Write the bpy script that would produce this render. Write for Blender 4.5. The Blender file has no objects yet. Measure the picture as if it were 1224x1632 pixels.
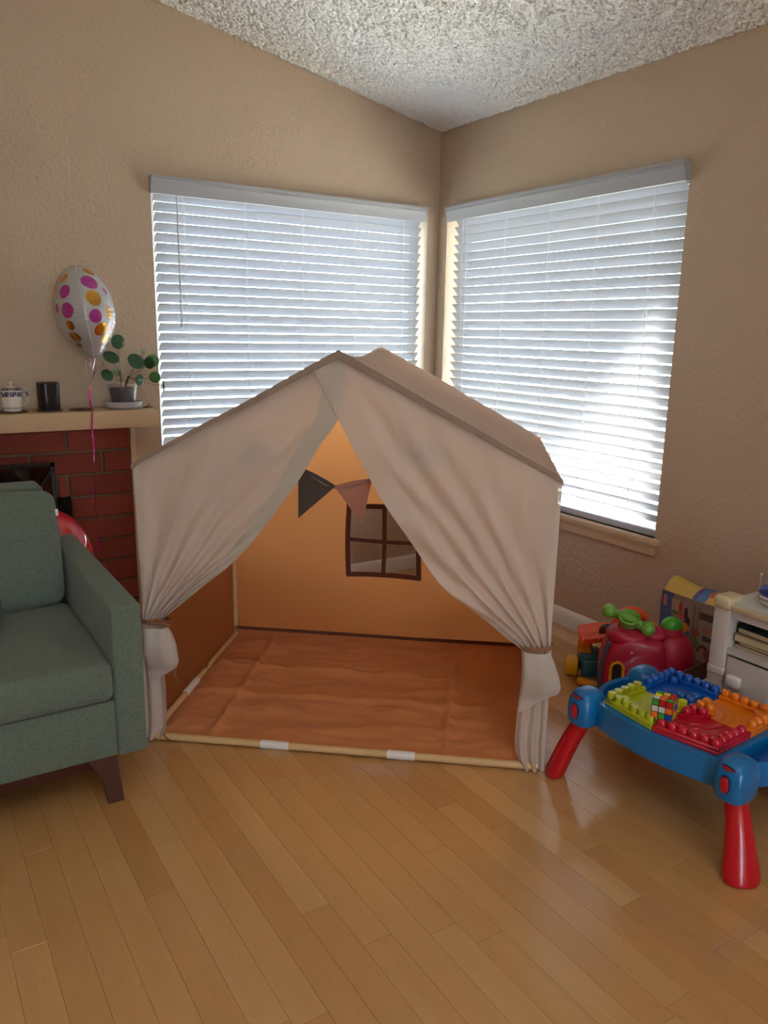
import bpy, bmesh, math, random
from math import sin, cos, pi, radians, sqrt, atan2
from mathutils import Vector, Matrix, noise

random.seed(7)
S = bpy.context.scene
COL = S.collection

# ------------------------------------------------------------------ camera, world, lights, exposure
cd = bpy.data.cameras.new('camera'); cam = bpy.data.objects.new('camera', cd); COL.objects.link(cam)
YAW, PITCH, ROLL, FPX = 0.567472876, -0.224596594, 0.0185700506, 1255.25772
def cam_axes():
    f = Vector((sin(YAW)*cos(PITCH), cos(YAW)*cos(PITCH), sin(PITCH)))
    r = Vector((cos(YAW), -sin(YAW), 0)); u = r.cross(f)
    return r*cos(ROLL)+u*sin(ROLL), -r*sin(ROLL)+u*cos(ROLL), f
R_, U_, F_ = cam_axes()
m = Matrix((R_, U_, -F_)).transposed().to_4x4(); m.translation = Vector((0, 0, 1.37))
cam.matrix_world = m
cd.sensor_fit = 'VERTICAL'; cd.sensor_height = 36.0; cd.lens = FPX/1632*36; cd.clip_start = .05; cd.clip_end = 200
S.camera = cam

W = bpy.data.worlds.new('world'); S.world = W; W.use_nodes = True
wb = W.node_tree.nodes['Background']; wb.inputs[0].default_value = (.68, .83, 1.0, 1); wb.inputs[1].default_value = 18

def lamp(name, kind, energy, color, loc, rot=(0, 0, 0), size=1, sizey=None, angle=None):
    d = bpy.data.lights.new(name, kind); d.energy = energy; d.color = color
    if kind == 'AREA':
        d.shape = 'RECTANGLE'; d.size = size; d.size_y = sizey or size
    if angle: d.angle = angle
    o = bpy.data.objects.new(name, d); COL.objects.link(o); o.location = loc; o.rotation_euler = rot
    return o
sun = lamp('sun', 'SUN', 110.0, (1, .96, .90), (6, -2, 6), angle=radians(4.5))
sun.rotation_euler = Vector((-.60, .45, -.66)).to_track_quat('-Z', 'Y').to_euler()
# soft fill lamp added near the rear wall to brighten the room
lamp('rear_fill', 'AREA', 20, (1, .98, .95), (0.1, -2.9, 1.35), (radians(90), 0, 0), 2.4, 2.0)
# added fill lamp behind the camera, aimed up to brighten the ceiling
lamp('ceiling_fill', 'AREA', 40, (1, .98, .95), (.1, -.35, 1.80), (radians(180), 0, 0), .5, .5)
# sky portals at the two blind windows (sampling aids for the world light)
for nm, loc, rot, sx, sy in (('portal', (1.86, 3.90, 1.29), (radians(-90), 0, 0), 1.5, 1.5), ('portal', (2.88, 2.86, 1.29), (radians(90), 0, radians(90)), 1.55, 1.5)):
    p = lamp(nm, 'AREA', 1, (1, 1, 1), loc, rot, sx, sy); p.data.cycles.is_portal = True
S.view_settings.view_transform = 'Standard'; S.view_settings.look = 'None'
S.view_settings.gamma = 1; S.view_settings.use_curve_mapping = False
S.cycles.sample_clamp_indirect = 40
S.view_settings.exposure = -.12

# ------------------------------------------------------------------ helpers
class MB:
    """collects shapes into one bmesh"""
    def __init__(self): self.bm = bmesh.new()
    def box(self, lo, hi, bev=0, seg=2, M=None):
        lo = Vector(lo); hi = Vector(hi); c = (lo+hi)/2; d = hi-lo
        r = bmesh.ops.create_cube(self.bm, size=1)
        vs = r['verts']
        for v in vs: v.co = Vector((v.co.x*d.x, v.co.y*d.y, v.co.z*d.z))+c
        if bev:
            es = list({e for v in vs for e in v.link_edges})
            r = bmesh.ops.bevel(self.bm, geom=es, offset=bev, segments=seg, profile=.5, affect='EDGES', clamp_overlap=True)
            vs = list({v for f in r['faces'] for v in f.verts} | {v for v in vs if v.is_valid})
        if M is not None:
            for v in vs: v.co = M @ v.co
        return self
    def ring_loft(self, rings, cap=True, closed=False):
        L = [[self.bm.verts.new(p) for p in r] for r in rings]
        n = len(L[0]); k = len(L)
        for i in range(k if closed else k-1):
            a, b = L[i], L[(i+1) % k]
            for j in range(n):
                self.bm.faces.new((a[j], a[(j+1) % n], b[(j+1) % n], b[j]))
        if cap and not closed:
            self.bm.faces.new(list(reversed(L[0]))); self.bm.faces.new(L[-1])
        return self
    def tube(self, pts, rad, n=10, cap=True, flat=1.0):
        pts = [Vector(p) for p in pts]; rad = rad if isinstance(rad, (list, tuple)) else [rad]*len(pts)
        rings = []; up = None
        for i, p in enumerate(pts):
            t = (pts[min(i+1, len(pts)-1)]-pts[max(i-1, 0)]).normalized()
            if up is None:
                up = Vector((0, 0, 1)) if abs(t.z) < .9 else Vector((1, 0, 0))
            x = up.cross(t).normalized(); y = t.cross(x).normalized(); up = y
            rings.append([p+(x*cos(2*pi*j/n)+y*sin(2*pi*j/n)*flat)*rad[i] for j in range(n)])
        return self.ring_loft(rings, cap)
    def lathe(self, prof, n=24, c=(0, 0, 0), M=None, cap=True):
        rings = [[Vector((c[0]+r*cos(2*pi*j/n), c[1]+r*sin(2*pi*j/n), c[2]+z)) for j in range(n)] for r, z in prof]
        if M is not None: rings = [[M @ p for p in r] for r in rings]
        return self.ring_loft(rings, cap)
    def prism(self, poly, z0, z1, bev=0, seg=2, M=None):
        a = [self.bm.verts.new((x, y, z0)) for x, y in poly]; b = [self.bm.verts.new((x, y, z1)) for x, y in poly]
        n = len(poly); fs = [self.bm.faces.new(list(reversed(a))), self.bm.faces.new(b)]
        for j in range(n): fs.append(self.bm.faces.new((a[j], a[(j+1) % n], b[(j+1) % n], b[j])))
        vs = a+b
        if bev:
            es = list({e for f in fs[:2] for e in f.edges})
            r = bmesh.ops.bevel(self.bm, geom=es, offset=bev, segments=seg, profile=.5, affect='EDGES', clamp_overlap=True)
            vs = list({v for f in r['faces'] for v in f.verts} | {v for v in vs if v.is_valid})
        if M is not None:
            for v in vs: v.co = M @ v.co
        return self
    def ell(self, c, r, nu=24, nv=14, M=None, p=1.0):
        c = Vector(c); rings = []
        def sg(x): return math.copysign(abs(x)**p, x)
        for i in range(1, nv):
            t = pi*i/nv-pi/2
            rings.append([c+Vector((r[0]*sg(cos(t))*sg(cos(2*pi*j/nu)), r[1]*sg(cos(t))*sg(sin(2*pi*j/nu)), r[2]*sg(sin(t)))) for j in range(nu)])
        lo = c-Vector((0, 0, r[2])); hi = c+Vector((0, 0, r[2]))
        if M is not None: rings = [[M @ q for q in r_] for r_ in rings]; lo = M @ lo; hi = M @ hi
        L = [[self.bm.verts.new(q) for q in r_] for r_ in rings]; a = self.bm.verts.new(lo); b = self.bm.verts.new(hi)
        for i in range(len(L)-1):
            for j in range(nu): self.bm.faces.new((L[i][j], L[i][(j+1) % nu], L[i+1][(j+1) % nu], L[i+1][j]))
        for j in range(nu):
            self.bm.faces.new((a, L[0][(j+1) % nu], L[0][j])); self.bm.faces.new((b, L[-1][j], L[-1][(j+1) % nu]))
        return self
    def grid(self, fn, nu, nv, mask=None):
        V = [[self.bm.verts.new(fn(i/nu, j/nv)) for j in range(nv+1)] for i in range(nu+1)]
        for i in range(nu):
            for j in range(nv):
                if mask and not mask(i, j): continue
                self.bm.faces.new((V[i][j], V[i+1][j], V[i+1][j+1], V[i][j+1]))
        return self
    def pillow(self, outline, half, y0=0, k=.35, n=5):
        """outline in (x,z) inflated along y"""
        cx = sum(p[0] for p in outline)/len(outline); cz = sum(p[1] for p in outline)/len(outline)
        rings = []
        for i in range(2*n+1):
            a = (i/(2*n)-.5)*pi*.98; s = 1-k*(1-cos(a))**1.2
            rings.append([(cx+(x-cx)*s, y0+half*sin(a), cz+(z-cz)*s) for x, z in outline])
        return self.ring_loft(rings)
    def xf(self, M):
        for v in self.bm.verts: v.co = M @ v.co
        return self
    def mesh(self, name, mat=None, smooth=35):
        self.bm.verts.ensure_lookup_table()
        bmesh.ops.recalc_face_normals(self.bm, faces=self.bm.faces[:])
        me = bpy.data.meshes.new(name); self.bm.to_mesh(me); self.bm.free()
        for mt in (mat if isinstance(mat, (list, tuple)) else [mat]):
            if mt: me.materials.append(mt)
        if smooth:
            me.polygons.foreach_set('use_smooth', [True]*len(me.polygons)); me.set_sharp_from_angle(angle=radians(smooth))
        return me

def link(name, me, parent=None, loc=None, rot=None):
    o = bpy.data.objects.new(name, me); COL.objects.link(o)
    if parent: o.parent = parent
    if loc is not None: o.location = loc
    if rot is not None: o.rotation_euler = rot
    return o
def obj(name, mb, mat, parent=None, loc=None, rot=None, smooth=35):
    return link(name, mb.mesh(name, mat, smooth), parent, loc, rot)
def tag(o, label=None, cat=None, group=None, kind=None):
    if label: o['label'] = label
    if cat: o['category'] = cat
    if group: o['group'] = group
    if kind: o['kind'] = kind
    return o
def thing(name, label, cat, loc=(0, 0, 0), rotz=0, group=None):
    o = bpy.data.objects.new(name, None); COL.objects.link(o); o.location = loc; o.rotation_euler = (0, 0, rotz)
    o.empty_display_size = .05
    return tag(o, label, cat, group)
def struct(name, mb, mat, smooth=35, parent=None):
    o = obj(name, mb, mat, parent, smooth=smooth)
    if not parent: o['kind'] = 'structure'
    return o
def catmull(P, n=8):
    P = [Vector(p) for p in P]; Q = [P[0]*2-P[1]]+P+[P[-1]*2-P[-2]]; out = []
    for i in range(1, len(Q)-2):
        a, b, c, d = Q[i-1:i+3]
        for k in range(n):
            t = k/n
            out.append(.5*((2*b)+(c-a)*t+(2*a-5*b+4*c-d)*t*t+(3*b-a-3*c+d)*t**3))
    out.append(P[-1]); return out
def resample(P, t):
    L = [0]
    for a, b in zip(P, P[1:]): L.append(L[-1]+(b-a).length)
    s = t*L[-1]
    for i in range(len(P)-1):
        if s <= L[i+1] or i == len(P)-2:
            f = (s-L[i])/max(1e-9, L[i+1]-L[i]); return P[i].lerp(P[i+1], min(1, max(0, f)))
def sm(a, b, x):
    t = min(1, max(0, (x-a)/(b-a))); return t*t*(3-2*t)

# ------------------------------------------------------------------ materials
def srgb(r, g, b):
    f = lambda c: (c/255/12.92) if c/255 <= .04045 else ((c/255+.055)/1.055)**2.4
    return (f(r), f(g), f(b), 1)
class NT:
    def __init__(self, name):
        self.m = bpy.data.materials.new(name); self.m.use_nodes = True
        self.t = self.m.node_tree; self.b = self.t.nodes['Principled BSDF']; self.out = self.t.nodes['Material Output']
    def n(self, kind, ins=None, **kw):
        x = self.t.nodes.new(kind)
        for k, v in kw.items(): setattr(x, k, v)
        for k, v in (ins or {}).items():
            if isinstance(v, bpy.types.NodeSocket): self.t.links.new(v, x.inputs[k])
            else: x.inputs[k].default_value = v
        return x
    def l(self, a, b): self.t.links.new(a, b)
    def set(self, **kw):
        for k, v in kw.items():
            s = self.b.inputs[k.replace('_', ' ')]
            if isinstance(v, bpy.types.NodeSocket): self.l(v, s)
            else: s.default_value = v
        return self
    def coord(self, which='Object', scale=(1, 1, 1)):
        c = self.n('ShaderNodeTexCoord'); mp = self.n('ShaderNodeMapping', {'Scale': scale}); self.l(c.outputs[which], mp.inputs[0]); return mp.outputs[0]
    def noise(self, vec, scale, detail=3, rough=.5):
        return self.n('ShaderNodeTexNoise', {'Vector': vec, 'Scale': scale, 'Detail': detail, 'Roughness': rough})
    def bump(self, h, strength, dist):
        return self.n('ShaderNodeBump', {'Height': h, 'Strength': strength, 'Distance': dist}).outputs[0]
    def mix(self, f, a, b, blend='MIX'):
        x = self.n('ShaderNodeMix', data_type='RGBA', blend_type=blend)
        for k, v in ((0, f), (6, a), (7, b)):
            if isinstance(v, bpy.types.NodeSocket): self.l(v, x.inputs[k])
            else: x.inputs[k].default_value = v
        return x.outputs[2]
    def math(self, op, a, b=0.0):
        return self.n('ShaderNodeMath', {0: a, 1: b}, operation=op).outputs[0]
def plain(name, col, rough=.5, metal=0, var=.0, bump=0, bscale=80, spec=.5, coat=0):
    t = NT(name); t.set(Base_Color=col, Roughness=rough, Metallic=metal, Specular_IOR_Level=spec, Coat_Weight=coat)
    if var or bump:
        c = t.coord(); nz = t.noise(c, bscale)
        if var:
            d = tuple(x*(1-var) for x in col[:3])+(1,); e = tuple(min(1, x*(1+var)) for x in col[:3])+(1,)
            t.set(Base_Color=t.mix(nz.outputs[0], d, e))
        if bump: t.set(Normal=t.bump(nz.outputs[0], 1.0, bump))
    return t.m
def cloth(name, col, trans=.4, weave=900, sheer=0.0, bump=.0006, tcol=None, big=6):
    t = NT(name); c = t.coord(); n1 = t.noise(c, big, 4); n2 = t.noise(c, weave, 2)
    d = tuple(x*.92 for x in col[:3])+(1,); e = tuple(min(1, x*1.06) for x in col[:3])+(1,)
    base = t.mix(n1.outputs[0], d, e)
    nrm = t.bump(n2.outputs[0], .5, bump)
    t.set(Base_Color=base, Roughness=.9, Specular_IOR_Level=.15, Normal=nrm, Sheen_Weight=.15)
    tr = t.n('ShaderNodeBsdfTranslucent', {'Color': tcol or base, 'Normal': nrm})
    mx = t.n('ShaderNodeMixShader', {0: trans, 1: t.b.outputs[0], 2: tr.outputs[0]})
    o = mx
    if sheer:
        tp = t.n('ShaderNodeBsdfTransparent', {'Color': (1, 1, 1, 1)})
        o = t.n('ShaderNodeMixShader', {0: sheer, 1: mx.outputs[0], 2: tp.outputs[0]})
    t.l(o.outputs[0], t.out.inputs[0]); return t.m
def clear(name, col=(1, 1, 1, 1), gloss=.08, rough=.02, haze=0.0, hcol=(.8, .8, .8, 1)):
    t = NT(name)
    tp = t.n('ShaderNodeBsdfTransparent', {'Color': col}); g = t.n('ShaderNodeBsdfGlossy', {'Color': (1, 1, 1, 1), 'Roughness': rough})
    lw = t.n('ShaderNodeLayerWeight'); fr = t.n('ShaderNodeMath', {0: t.math('POWER', lw.outputs['Facing'], 4.0), 1: .45}, operation='MULTIPLY'); fr = t.n('ShaderNodeMath', {0: fr.outputs[0], 1: .03}, operation='ADD')
    mx = t.n('ShaderNodeMixShader', {0: fr.outputs[0], 1: tp.outputs[0], 2: g.outputs[0]}); o = mx
    if haze:
        d = t.n('ShaderNodeBsdfDiffuse', {'Color': hcol}); o = t.n('ShaderNodeMixShader', {0: haze, 1: mx.outputs[0], 2: d.outputs[0]})
    t.l(o.outputs[0], t.out.inputs[0]); return t.m

def m_wall():
    t = NT('tan_wall_paint'); c = t.coord(); n = t.noise(c, 55, 4, .55); b = t.noise(c, 2.2, 2)
    t.set(Base_Color=t.mix(b.outputs[0], srgb(188, 166, 143), srgb(197, 175, 151)), Roughness=.75, Specular_IOR_Level=.25, Normal=t.bump(n.outputs[0], .8, .0065)); return t.m
def m_ceiling():
    t = NT('popcorn_ceiling'); c = t.coord(); v = t.n('ShaderNodeTexVoronoi', {'Vector': c, 'Scale': 105.0}); n = t.noise(c, 75, 3, .6)
    h = t.math('ADD', t.math('MULTIPLY', v.outputs['Distance'], -.8), n.outputs[0])
    t.set(Base_Color=(.92, .91, .885, 1), Roughness=.95, Specular_IOR_Level=.1, Normal=t.bump(h, .5, .006)); return t.m
def m_floor():
    t = NT('maple_plank'); at = t.n('ShaderNodeAttribute', attribute_name='tone')
    tc = t.n('ShaderNodeTexCoord'); mp = t.n('ShaderNodeMapping', {'Scale': (1, .09, 1)}); t.l(tc.outputs['Object'], mp.inputs[0])
    off = t.n('ShaderNodeVectorMath', {0: mp.outputs[0]}, operation='ADD'); sc = t.n('ShaderNodeVectorMath', {0: at.outputs['Vector'], 1: (37, 19, 11)}, operation='MULTIPLY'); t.l(sc.outputs[0], off.inputs[1])
    fine = t.noise(off.outputs[0], 160, 4, .6); broad = t.noise(off.outputs[0], 22, 3, .6)
    col = t.mix(at.outputs['Fac'], srgb(188, 140, 86), srgb(214, 172, 116))
    col = t.mix(t.math('MULTIPLY', broad.outputs[0], .5), col, srgb(176, 122, 70))
    col = t.mix(t.math('MULTIPLY', t.math('GREATER_THAN', fine.outputs[0], .60), .10), col, srgb(140, 94, 54))
    rg = t.n('ShaderNodeMapRange', {'Value': broad.outputs[0], 'To Min': .12, 'To Max': .21})
    t.set(Base_Color=col, Roughness=rg.outputs[0], Specular_IOR_Level=.6, Coat_Weight=.45, Coat_Roughness=.11, Normal=t.bump(fine.outputs[0], .12, .0008)); return t.m
def m_brick():
    t = NT('red_brick'); c = t.coord(); oi = t.n('ShaderNodeObjectInfo'); n = t.noise(c, 70, 5, .65); n2 = t.noise(c, 12, 3)
    col = t.mix(oi.outputs['Random'], srgb(126, 58, 44), srgb(152, 76, 56)); col = t.mix(t.math('MULTIPLY', n2.outputs[0], .5), col, srgb(110, 48, 38))
    t.set(Base_Color=col, Roughness=.8, Specular_IOR_Level=.3, Normal=t.bump(n.outputs[0], .6, .006)); return t.m
def m_tweed():
    t = NT('sage_green_tweed'); c = t.coord(); n = t.noise(c, 260, 2, .7); n2 = t.noise(c, 90, 2)
    w = t.n('ShaderNodeTexWave', {'Vector': c, 'Scale': 120.0, 'Distortion': 3.0})
    col = t.mix(n.outputs[0], srgb(46, 58, 50), srgb(150, 164, 146)); col = t.mix(t.math('MULTIPLY', n2.outputs[0], .5), col, srgb(84, 102, 88))
    t.set(Base_Color=col, Roughness=.95, Specular_IOR_Level=.15, Sheen_Weight=.2, Normal=t.bump(t.math('ADD', n.outputs[0], w.outputs[0]), .5, .002)); return t.m
def m_wood(name, a, b, rough=.45, sc=(6, 6, 60)):
    t = NT(name); c = t.coord(scale=sc); n = t.noise(c, 4, 4, .6)
    t.set(Base_Color=t.mix(n.outputs[0], a, b), Roughness=rough); return t.m
def m_slat():
    t = NT('white_slat'); t.set(Base_Color=(.40, .40, .42, 1), Roughness=.45, Specular_IOR_Level=.4)
    tr = t.n('ShaderNodeBsdfTranslucent', {'Color': (.85, .85, .88, 1)}); mx = t.n('ShaderNodeMixShader', {0: .06, 1: t.b.outputs[0], 2: tr.outputs[0]})
    t.l(mx.outputs[0], t.out.inputs[0]); return t.m
def m_popgrid(): pass
WALL, CEIL, FLOOR, BRICK, TWEED, SLAT = m_wall(), m_ceiling(), m_floor(), m_brick(), m_tweed(), m_slat()
WHITE_TRIM = plain('white_gloss_paint', (.80, .78, .74, 1), .4)
CREAM_TRIM = plain('cream_paint', srgb(206, 186, 152), .5, bump=.0008, bscale=90)
MORTAR = plain('grey_mortar', srgb(120, 98, 78), .95, var=.25, bump=.004, bscale=160)
MANTEL = m_wood('painted_tan_mantel', srgb(192, 164, 126), srgb(202, 174, 136), .6, (3, 60, 60))
BLACK = plain('black_metal', (.012, .011, .011, 1), .5, .3)
FIREBOX_DARK = plain('firebox_dark', (.008, .007, .006, 1), .95)
MESH = clear('dark_wire_mesh', (.62, .60, .58, 1), haze=.25, hcol=(.012, .01, .01, 1))
CORD = plain('white_cord', (.8, .8, .8, 1), .7)
WAND = plain('grey_wand', (.62, .62, .62, 1), .35)
GLASS = clear('window_glass', (.95, .97, .96, 1))
FABRIC = cloth('cream_canvas', srgb(226, 214, 200), .55, sheer=.0)
CURT = cloth('cream_curtain_cloth', srgb(226, 216, 206), .36, sheer=.07)
HEM = cloth('doubled_curtain_hem', srgb(212, 203, 190), .30, sheer=0)
TAN = cloth('caramel_cotton', srgb(216, 138, 82), .84, tcol=srgb(252, 170, 102))
MATC = cloth('caramel_mat_cotton', srgb(206, 136, 86), .05)
BIND = plain('taupe_binding', srgb(150, 130, 115), .9, bump=.0004, bscale=900)
TAPE = plain('brown_tape', srgb(104, 58, 40), .9, bump=.0004, bscale=900)
TIE = plain('taupe_brown_tie', srgb(140, 100, 72), .9)
DOWEL = m_wood('pine_dowel', srgb(206, 168, 116), srgb(222, 188, 138), .5, (20, 20, 20))
TUBE = plain('white_plastic_joint', (.78, .76, .72, 1), .4)
FLAGC = [cloth('flag_cloth', srgb(*c), .12) for c in ((120, 128, 124), (84, 72, 68), (176, 122, 106), (112, 124, 128))]
STRING = plain('flag_string', srgb(150, 124, 104), .9)
WALNUT = m_wood('walnut_wood', srgb(58, 27, 16), srgb(80, 38, 22), .4, (30, 30, 4))

# ------------------------------------------------------------------ room shell
XR, YL = 2.685, 3.71          # inner faces of the right and the left wall
XS, YB = -3.0, -3.0           # side and rear walls, out of the frame
zc = lambda x: 2.423+.207*(XR-x)
TH = .16
def quadwall(mb, pts_in, d):   # solid slab from a planar polygon pushed by vector d
    a = [mb.bm.verts.new(p) for p in pts_in]; b = [mb.bm.verts.new(Vector(p)+Vector(d)) for p in pts_in]
    mb.bm.faces.new(a); mb.bm.faces.new(list(reversed(b)))
    for j in range(len(a)): mb.bm.faces.new((a[j], b[j], b[(j+1) % len(a)], a[(j+1) % len(a)]))
LX0, LX1, RY0, RY1, WZ0, WZ1 = 1.104, 2.612, 2.092, 3.630, .545, 2.03
def wall_left():
    mb = MB()
    for x0, x1, z0, z1 in ((XS-TH, LX0, 0, None), (LX0, LX1, 0, WZ0), (LX0, LX1, WZ1, None), (LX1, XR, 0, None)):
        quadwall(mb, [(x0, YL, z0), (x1, YL, z0), (x1, YL, z1 or zc(x1)+.1), (x0, YL, z1 or zc(x0)+.1)], (0, TH, 0))
    return mb
struct('wall_left', wall_left(), WALL)
mb = MB()
for y0, y1, z0, z1 in ((YB-TH, RY0, 0, 2.52), (RY0, RY1, 0, WZ0), (RY0, RY1, WZ1, 2.52), (RY1, YL+TH, 0, 2.52)):
    quadwall(mb, [(XR, y0, z0), (XR, y1, z0), (XR, y1, z1), (XR, y0, z1)], (TH, 0, 0))
struct('wall_right', mb, WALL)
mb = MB(); DX0, DX1, DZ = -.5, .1, 1.9  # gap added in the unseen wall to let fill light in
for x0, x1, z0, z1 in ((XS-TH, DX0, 0, None), (DX0, DX1, DZ, None), (DX1, XR+TH, 0, None)):
    quadwall(mb, [(x0, YB, z0), (x1, YB, z0), (x1, YB, z1 or zc(x1)+.1), (x0, YB, z1 or zc(x0)+.1)], (0, -TH, 0))
struct('wall_rear', mb, WALL)
mb = MB(); quadwall(mb, [(XS, YB-TH, 0), (XS, YL+TH, 0), (XS, YL+TH, 3.75), (XS, YB-TH, 3.75)], (-TH, 0, 0)); struct('wall_side', mb, WALL)
mb = MB()
quadwall(mb, [(XS-TH, YB-TH, zc(XS-TH)), (XR+TH, YB-TH, zc(XR+TH)), (XR+TH, YL+TH, zc(XR+TH)), (XS-TH, YL+TH, zc(XS-TH))], (0, 0, .12))
struct('ceiling', mb, CEIL)
# popcorn lumps where the ceiling is seen
def popcorn():
    nx, ny = 400, 440; x0, x1, y0, y1 = .1, XR-.002, .75, YL-.002; rr = random.Random(3)
    co = []; fa = []
    for i in range(nx+1):
        for j in range(ny+1):
            q = rr.random(); e = 0 if i in (0, nx) or j in (0, ny) else 1
            x = x0+(x1-x0)*i/nx+(rr.random()-.5)*.005*e; y = y0+(y1-y0)*j/ny+(rr.random()-.5)*.005*e
            co.append((x, y, zc(x)-.001*e-((.0075+.004*rr.random()) if q > .30 else .001*q)*e))
    for i in range(nx):
        for j in range(ny):
            a = i*(ny+1)+j; fa.append((a, a+1, a+ny+2, a+ny+1))
    me = bpy.data.meshes.new('popcorn_texture'); me.from_pydata(co, [], fa); me.materials.append(CEIL); me.polygons.foreach_set('use_smooth', [True]*len(fa)); return me
pc = link('popcorn_texture', popcorn(), bpy.data.objects['ceiling']); pc['kind'] = 'stuff'
# floor: sub-floor, single planks where the photograph shows them, the rest joined
SUB = plain('dark_subfloor', srgb(84, 54, 30), .8)
mb = MB().box((XS-TH, YB-TH, -.12), (XR+TH, YL+TH, -.012)); floor = struct('floor', mb, SUB)
PW = .0762
def plank_mb(mb, x0, x1, y0, y1, bev=.0005):
    g = .0002
    mb.box((x0+g, y0+g, -.012), (x1-g, y1-g, 0), bev, 1)
def set_tone(me, tones):
    at = me.attributes.new('tone', 'FLOAT', 'FACE')
    at.data.foreach_set('value', tones)
rest = MB(); rest_tones = []; count = 0
i0 = int((XS-XR)/PW)-1
for i in range(i0, 1):
    x1 = XR+i*PW+.02; x0 = x1-PW
    if x0 < XS: x0 = XS
    x1 = min(x1, XR)
    if x1-x0 < .01: continue
    y = YB-random.random()*.9
    while y < YL:
        y2 = y+random.choice((.42, .55, .66, .78, .9, 1.05, 1.2))*random.uniform(.9, 1.1)
        a, b = max(y, YB), min(y2, YL)
        if b-a > .03:
            tone = random.betavariate(2, 2)
            vis = (x0 > -.28 and b > .62+max(0, .5-x1)*.35 and a < YL) and not (x1 < .35 and a > 2.5)
            if vis and count < 290:
                count += 1
                mb = MB(); plank_mb(mb, x0, x1, a, b); o = obj('plank', mb, FLOOR, floor, smooth=0)
                set_tone(o.data, [tone]*len(o.data.polygons))
            else:
                n0 = len(rest.bm.faces); plank_mb(rest, x0, x1, a, b, 0); rest_tones += [tone]*(len(rest.bm.faces)-n0)
        y = y2
o = obj('planks_beyond', rest, FLOOR, floor, smooth=0); o['kind'] = 'stuff'; set_tone(o.data, (rest_tones+[.5]*len(o.data.polygons))[:len(o.data.polygons)])
def baseboard(name, p0, p1, nrm, h=.085):
    p0 = Vector(p0); p1 = Vector(p1); nrm = Vector(nrm); prof = [(0, 0), (.013, 0), (.013, h-.02), (.009, h-.008), (.004, h), (0, h)]
    mb = MB(); mb.ring_loft([[p+nrm*d+Vector((0, 0, z)) for d, z in prof] for p in (p0, p1)]); struct(name, mb, WHITE_TRIM)
baseboard('baseboard_right', (XR, YL, 0), (XR, YB, 0), (-1, 0, 0))
baseboard('baseboard_left', (.99, YL, 0), (XR-.013, YL, 0), (0, -1, 0))

# windows: frame, glass, stool and apron
def window(name, along, a0, a1, face):
    # along 'x': wall plane y=face ; along 'y': wall plane x=face ; recess goes outwards
    P = (lambda a, d, z: (a, face+d, z)) if along == 'x' else (lambda a, d, z: (face+d, a, z))
    def bx(mb, a, b, d0, d1, z0, z1, bev=0):
        p, q = P(a, d0, z0), P(b, d1, z1); mb.box([min(x) for x in zip(p, q)], [max(x) for x in zip(p, q)], bev)
    fr = MB(); d0, d1 = .105, .145
    for a, b, z0, z1 in ((a0, a0+.045, WZ0, WZ1), (a1-.045, a1, WZ0, WZ1), (a0, a1, WZ0, WZ0+.045), (a0, a1, WZ1-.045, WZ1),):
        bx(fr, a, b, d0, d1, z0, z1, .004)
    w = struct(name, fr, WHITE_TRIM)
    am = (a0+a1)/2
    for a, b in ((a0+.045, a1-.045),):
        g = MB(); bx(g, a, b, .122, .126, WZ0+.045, WZ1-.045); obj('glass_pane', g, GLASS, w, smooth=0)
    s = MB(); bx(s, a0-.035, a1+.035, -.032, 0, WZ0-.026, WZ0, .005); bx(s, a0, a1, -.002, .105, WZ0-.026, WZ0)
    obj('window_stool', s, CREAM_TRIM, w)
    s = MB(); bx(s, a0-.012, a1+.012, -.014, 0, WZ0-.075, WZ0-.026, .003); bx(s, a0-.014, a1+.014, -.02, 0, WZ0-.040, WZ0-.026, .003)
    obj('window_apron', s, CREAM_TRIM, w)
    return w
window('window_1', 'x', LX0, LX1, YL); window('window_2', 'y', RY0, RY1, XR)

# outdoors: yard ground and two unseen slabs added to block the sun
mb = MB(); mb.box((-14, -14, -.55), (22, 22, -.45)); struct('ground_yard', mb, plain('dry_lawn_yard', srgb(126, 124, 116), .9, var=.15, bscale=3))
mb = MB(); mb.box((XR+TH+.02, 1.62, 2.36), (XR+1.62, 6.5, 2.44)); struct('sun_blocker_right', mb, WHITE_TRIM)  # added slab, its end shapes the sun patch on the right blind
mb = MB(); mb.box((-3.2, YB-TH-3.0, 2.36), (2.8, YB-TH-.02, 2.44)); struct('sun_blocker_rear', mb, WHITE_TRIM)  # added slab, keeps direct sun out of the rear gap

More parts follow.
